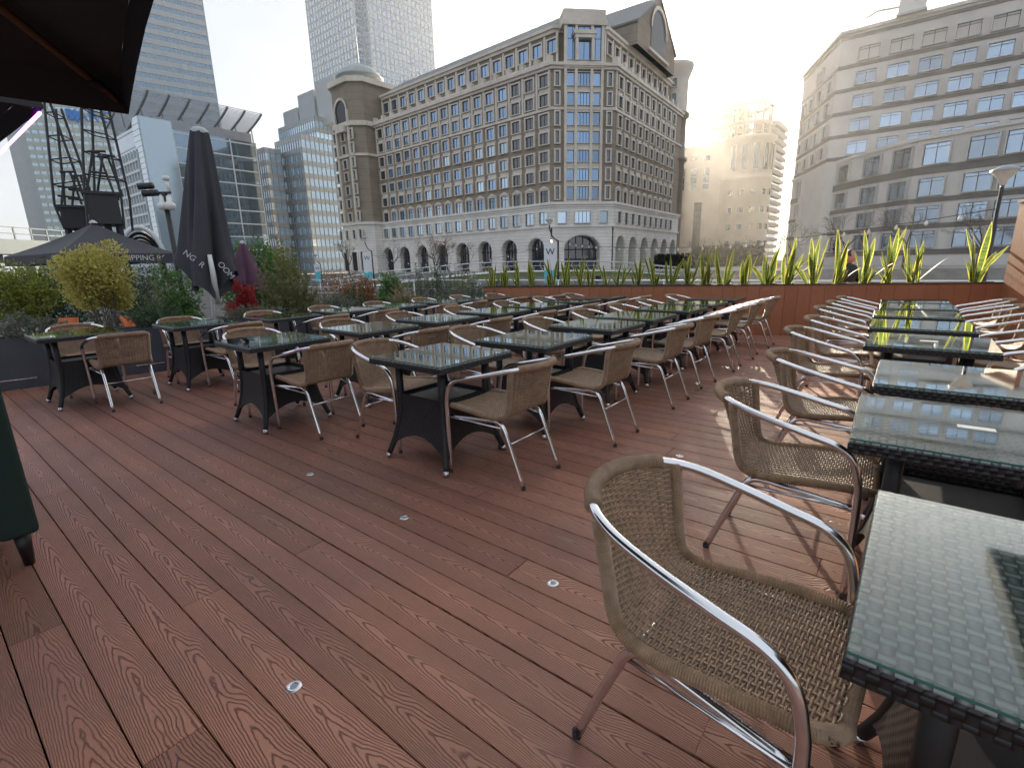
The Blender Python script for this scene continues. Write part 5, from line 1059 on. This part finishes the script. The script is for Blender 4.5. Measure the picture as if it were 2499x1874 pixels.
for a, b in zip(bp_[:-1], bp_[1:]):
    Y = azv(-6) * 2.4; z = V((0, 0, -1.2)); z2 = V((0, 0, -1.75)); dk.quad(a + z, b + z, b + z + Y, a + z + Y); dk.quad(a + z2, b + z2, b + z, a + z); dk.quad(a + z2, a + z2 + Y, b + z2 + Y, b + z2)
dk.build('bridge_deck', M['bridge_green'], br)
P = resample(bp_, 1.05)
for k, p in enumerate(P):
    T = (P[min(k + 1, len(P) - 1)] - P[max(k - 1, 0)]).normalized()
    pts = crom([p + V((0, 0, -1.15)) - T * .12, p + V((0, 0, -.85)) + T * .16, p + V((0, 0, -.5)) - T * .16, p], 4); MB().tube(pts, .028, 4).build('baluster', M['rail_white'], br)
# piers under the bridge
for k in (8, 18, 28): p = bp_[k] + azv(-6) * 1.2; MB().tube([V((p.x, p.y, -5.5)), V((p.x, p.y, bp_[k].z - 1.75))], .35, 10).build('pier', M['steel_grey'], br, True)
# ------------------------------------------------------------------ bare trees
def bare_tree(name, label, base, h, seed, mat='bark', group='bare trees on the far quay', spread=.55, leafs=None):
    r = random.Random(seed); t = thing(name, label, 'tree', base, 0, group); tr = MB(); cr_ = MB(); ends = []
    def grow(p, d, ln, rad, lv):
        q = p + d * ln * .5 + rdir(r) * ln * .04; e = p + d * ln + rdir(r) * ln * .06; (tr if lv < 2 else cr_).tube([p, q, e], [rad, rad * .85, rad * .65], 5 if lv < 2 else 3, False)
        if lv >= 5: ends.append(e); return
        for k in range(3 if lv else 4):
            d2 = (d + rdir(r) * spread * 1.5 + V((0, 0, .12))).normalized(); grow(e if k else q.lerp(e, .6), d2, ln * r.uniform(.58, .82), rad * .58, lv + 1)
    grow(V((0, 0, 0)), V((0, 0, 1)), h * .3, h * .016, 0)
    tr.build('trunk', M[mat], t, True); o = cr_.build('crown', M[mat], t); o['kind'] = 'stuff'
    if leafs:
        m = MB()
        for e in ends:
            for _ in range(leafs[1]): leaf(m, e + rdir(r) * .3, rdir(r), rdir(r), .16, .05)
        o = m.build('leaves', M[leafs[0]], t); o['kind'] = 'stuff'
FQ = lambda px, D: gp_(px, 640, D, GZ)
for k, (px, D, h, lab) in enumerate([(2062, 84, 9.5, 'bare tree before the inner corner of the banded office block'), (2205, 74, 9.0, 'bare tree before the bulging wing of the banded office block'), (2385, 72, 8.5, 'bare tree before the wing end beside the slim lamp post'), (1925, 105, 10, 'bare tree at the dark corner of the banded office block'), (1705, 125, 8.5, 'bare tree standing next to the arcade end'), (1755, 128, 8.0, 'bare tree before the rotunda office, nearer the arcade'), (1812, 128, 8.5, 'bare tree directly before the round rotunda')]): bare_tree('bare_tree', lab, FQ(px, D), h, 100 + k)
for k, (px, D, h, lab) in enumerate([(1060, 72, 8.5, 'bare brown tree before the middle arches of the arcade'), (850, 100, 9, 'bare brown tree before the domed tower base'), (1135, 90, 7, 'slim bare tree before the arches near the banner'), (960, 100, 7, 'small bare tree before the arches near the domed tower')]): p = FQ(px, D); bare_tree('bare_tree', lab, V((p.x, p.y, -2.2)) if D < 96 else p, h + (1.5 if D < 96 else 0), 130 + k, leafs=('leaf_rust', 2) if k == 0 else None)
# far bank hedges, cars and kiosks read as low dark shapes at the arcade foot
leafmat('hedge_far', (.045, .05, .03), .2)
for k, (px0, px1, D, h, lab) in enumerate([(1690, 1860, 122, 4.2, 'long clipped hedge below the rotunda office'), (1600, 1700, 108, 2.6, 'low dark hedge at the end of the arcade')]):
    a, b = FQ(px0, D), FQ(px1, D); X = (b - a).normalized(); Y = V((-X.y, X.x, 0)); r = random.Random(k); m = MB(); t = thing('clipped_hedge', lab, 'hedge')
    for _ in range(2600): p = a + X * r.uniform(0, (b - a).length) + Y * r.uniform(-.1, .1) + V((0, 0, r.random() ** .7 * h)); leaf(m, p, rdir(r), rdir(r), .7, .25)
    o = m.build('foliage', M['hedge_far'], t); o['kind'] = 'stuff'; MB().fbox(a, X, Y, 0, (b - a).length, .1, 2, 0, h * .96).build('core', M['hedge_far'], t)
# ------------------------------------------------------------------ dock cranes
pm('crane_black', (.018, .018, .022), .55, 0, .2, 2, .2)
def crane(label, D, jib, aframe, body, legs):
    t = thing('dock_crane', label, 'crane', group='preserved dock cranes'); off = azv(-20) * 2.2
    def P3(p, k=0): return at_dist(p[0], p[1], D) + off * k
    for chord in jib:
        for k in (0, 1): MB().tube([P3(chord[0], k), P3(chord[1], k)], .12, 5).build('jib_chord', M['crane_black'], t)
    m = MB()
    for q in (.1, .33, .56, .8):
        a = [P3((jib[0][0][0] + (jib[0][1][0] - jib[0][0][0]) * q, jib[0][0][1] + (jib[0][1][1] - jib[0][0][1]) * q), k) for k in (0, 1)]; b = [P3((jib[1][0][0] + (jib[1][1][0] - jib[1][0][0]) * q, jib[1][0][1] + (jib[1][1][1] - jib[1][0][1]) * q), k) for k in (0, 1)]
        for x, y in ((a[0], b[0]), (a[1], b[1]), (a[0], a[1]), (b[0], b[1])): MB().tube([x, y], .06, 4).build('jib_strut', M['crane_black'], t)
    for s in aframe:
        for k in (0, 1): MB().tube([P3(s[0], k), P3(s[1], k)], .11, 5).build('frame_strut', M['crane_black'], t)
    x0, y0, x1, y1 = body; a = P3((x0, y1)); b = P3((x1, y1)); X = (b - a); X.z = 0; Ln = X.length; X.normalize(); Y = V((-X.y, X.x, 0)); zt = P3(((x0 + x1) / 2, y0)).z
    MB().fbox(V((a.x, a.y, 0)), X, Y, 0, Ln, 0, 4.5, a.z, zt).build('machine_house', M['crane_black'], t); rf = MB().fbox(V((a.x, a.y, 0)), X, Y, -.2, Ln + .2, -.2, 4.7, zt, zt + .25).build('house_roof', M['crane_black'], t)
    for px in legs:
        p = P3((px, y1)); MB().tube([p + Y * 2, V((p.x, p.y, GZ)) + Y * 2], .32, 6).build('leg', M['crane_black'], t)
crane('black dock crane with raised jib, nearer the glass block', 62, [((198, 240), (206, 470)), ((243, 255), (296, 480))], [((226, 372), (212, 470)), ((240, 372), (278, 472)), ((212, 370), (258, 370)), ((222, 420), (262, 424)), ((206, 470), (216, 560)), ((296, 480), (304, 560))], (220, 475, 300, 545), (235, 262, 290))
crane('black dock crane with raised jib, nearer the bank tower', 68, [((108, 250), (133, 500)), ((122, 250), (208, 490))], [((157, 422), (150, 505)), ((172, 422), (200, 500)), ((145, 420), (185, 420)), ((140, 455), (200, 462)), ((133, 500), (158, 560)), ((140, 478), (196, 484))], (155, 508, 222, 556), (165, 190, 215))
# ------------------------------------------------------------------ railway viaduct and station roof
vd2 = thing('rail_viaduct', 'low rail viaduct with parapet behind the garden umbrella', 'viaduct'); a = at_dist(-160, 575, 120); b = at_dist(330, 580, 150); X = (b - a); Ln = X.length; X.normalize(); Y = V((-X.y, X.x, 0)).normalized()
pm('viaduct', (.20, .24, .25), .6, .1, .1, .5); X.z = 0
MB().fbox(V((a.x, a.y, 0)), X, Y, 0, Ln, 0, 5, a.z - 2.6, a.z).build('deck', M['viaduct'], vd2)
for z in (.9, 2.0): MB().fbox(V((a.x, a.y, 0)), X, Y, 0, Ln, 0, .15, a.z + z, a.z + z + .18).build('parapet_rail', M['viaduct'], vd2)
for k in range(14): MB().fbox(V((a.x, a.y, 0)), X, Y, Ln * k / 13 - .12, Ln * k / 13 + .12, 0, .2, a.z, a.z + 2.2).build('parapet_post', M['viaduct'], vd2)
for k in range(6): MB().fbox(V((a.x, a.y, 0)), X, Y, Ln * (k + .5) / 6 - .7, Ln * (k + .5) / 6 + .7, 1.5, 3.5, GZ, a.z - 2.6).build('pier', M['viaduct'], vd2)
so_ = thing('station_roof', 'curved glazed station roof between the cranes and the glass block', 'station'); a = at_dist(292, 640, 95); b = at_dist(412, 640, 95); X = (b - a); X.z = 0; Ln = X.length; X.normalize(); Y = V((-X.y, X.x, 0)); hz_ = at_dist(330, 556, 95).z - GZ
def sr(i, j): aa = pi * i; return V((a.x, a.y, GZ)) + X * (Ln * .5 - Ln * .5 * cos(aa)) + Y * (j * 40) + V((0, 0, hz_ * (sin(aa) ** .8)))
MB().grid(sr, 18, 3).build('glazed_vault', M['win_dark'], so_, True)
for j in (0, .33, .66, 1): MB().tube([sr(k / 18, j) + V((0, 0, .1)) for k in range(19)], .35, 6).build('arch_rib', M['grid_white'], so_, True)
# ------------------------------------------------------------------ person in black on the quay
pm('black_cloth', (.012, .012, .014), .8, 0, .2, 20); pm('skin', (.42, .25, .18), .55); pm('hair_dark', (.02, .014, .01), .6)
pp_ = gp_(2068, 660, 11.6); pr2 = thing('person', 'person in black coat walking behind the snake plants', 'person', pp_, R(200))
def skin_body(name, V_, E_, rad, mat, parent):
    me = bpy.data.meshes.new(name); me.from_pydata(V_, E_, []); o = obj(name, me, parent); me.materials.append(mat)
    md = o.modifiers.new('skin', 'SKIN'); ly = me.skin_vertices[0].data if me.skin_vertices else None
    if ly is None: bpy.context.view_layer.objects.active = o
    for i, r_ in enumerate(rad): me.skin_vertices[0].data[i].radius = (r_, r_ * .85)
    me.skin_vertices[0].data[0].use_root = True
    s = o.modifiers.new('sub', 'SUBSURF'); s.levels = 2; s.render_levels = 2; return o
bv = [(0, 0, .95), (0, 0, 1.12), (0, .01, 1.30), (0, .01, 1.44), (0, .02, 1.53), (.10, 0, .90), (.11, .04, .50), (.11, 0, .07), (.11, .12, .03), (-.10, 0, .90), (-.11, -.10, .50), (-.11, -.22, .10), (-.11, -.12, .04), (.19, 0, 1.42), (.25, -.04, 1.16), (.23, .10, .96), (-.19, 0, 1.42), (-.26, .02, 1.16), (-.20, .18, 1.30)]
be = [(0, 1), (1, 2), (2, 3), (3, 4), (0, 5), (5, 6), (6, 7), (7, 8), (0, 9), (9, 10), (10, 11), (11, 12), (3, 13), (13, 14), (14, 15), (3, 16), (16, 17), (17, 18)]
brd = [.17, .16, .18, .15, .06, .11, .075, .05, .045, .11, .075, .05, .045, .075, .055, .04, .075, .055, .04]
bo = skin_body('body', bv, be, brd, M['black_cloth'], pr2)
def headf(i, j): a = 2 * pi * i; b = pi * j; x, y, z = sin(b) * cos(a) * .078, sin(b) * sin(a) * .098, -cos(b) * .118; y += .012 * (z < -.01) * max(0, sin(a)); return (x, y + .03 + (.022 if abs(z + .01) < .02 and sin(a) > .95 else 0), z + 1.64)
MB().grid(headf, 20, 14).build('head', M['skin'], pr2, True)
def hairf(i, j): a = 2 * pi * i; b = pi * (.52 + .48 * j); k = 1.0 if sin(a) < .35 else .62 + .38 * j; return (sin(b) * cos(a) * .088 * 1.0, (sin(b) * sin(a) * .108) * (1 if sin(a) < 0 else .9) + .022, -cos(b) * .128 * k + 1.645)
MB().grid(hairf, 20, 8).build('hair', M['hair_dark'], pr2, True)
for s, p in ((1, (.23, .10, .96)), (-1, (-.20, .18, 1.30))):
    h_ = MB(); p = V(p); d = V((0, .35, -1)).normalized() if s > 0 else V((0, .5, 1)).normalized(); h_.tube([p, p + d * .05, p + d * .10], [.032, .042, .036], 8)
    for k in range(4): o_ = V(((k - 1.5) * .018, 0, 0)); h_.tube([p + d * .09 + o_, p + d * (.14 + .012 * (k in (1, 2))) + o_ + V((0, .012, 0)), p + d * (.165 + .016 * (k in (1, 2))) + o_ + V((0, .035, 0))], [.010, .009, .007], 6)
    h_.tube([p + d * .03 + V((.03 * -s, 0, 0)), p + d * .075 + V((.055 * -s, .015, 0)), p + d * .11 + V((.05 * -s, .03, 0))], [.011, .010, .008], 6); h_.build('hand', M['skin'], pr2, True)

# ------------------------------------------------------------------ thin bright air
hz_m = bpy.data.materials.new('haze'); hz_m.use_nodes = True; t = hz_m.node_tree; t.nodes.clear(); mo = t.nodes.new('ShaderNodeOutputMaterial'); pv = t.nodes.new('ShaderNodeVolumePrincipled')
pv.inputs['Color'].default_value = (1, .97, .93, 1); pv.inputs['Density'].default_value = .00022; pv.inputs['Anisotropy'].default_value = .74; t.links.new(pv.outputs[0], mo.inputs['Volume'])
hzo = MB().box(-1150, -1150, -7, 1150, 1150, 240).build('haze', hz_m); hzo['kind'] = 'stuff'; hzo['label'] = 'thin bright haze over the dock'
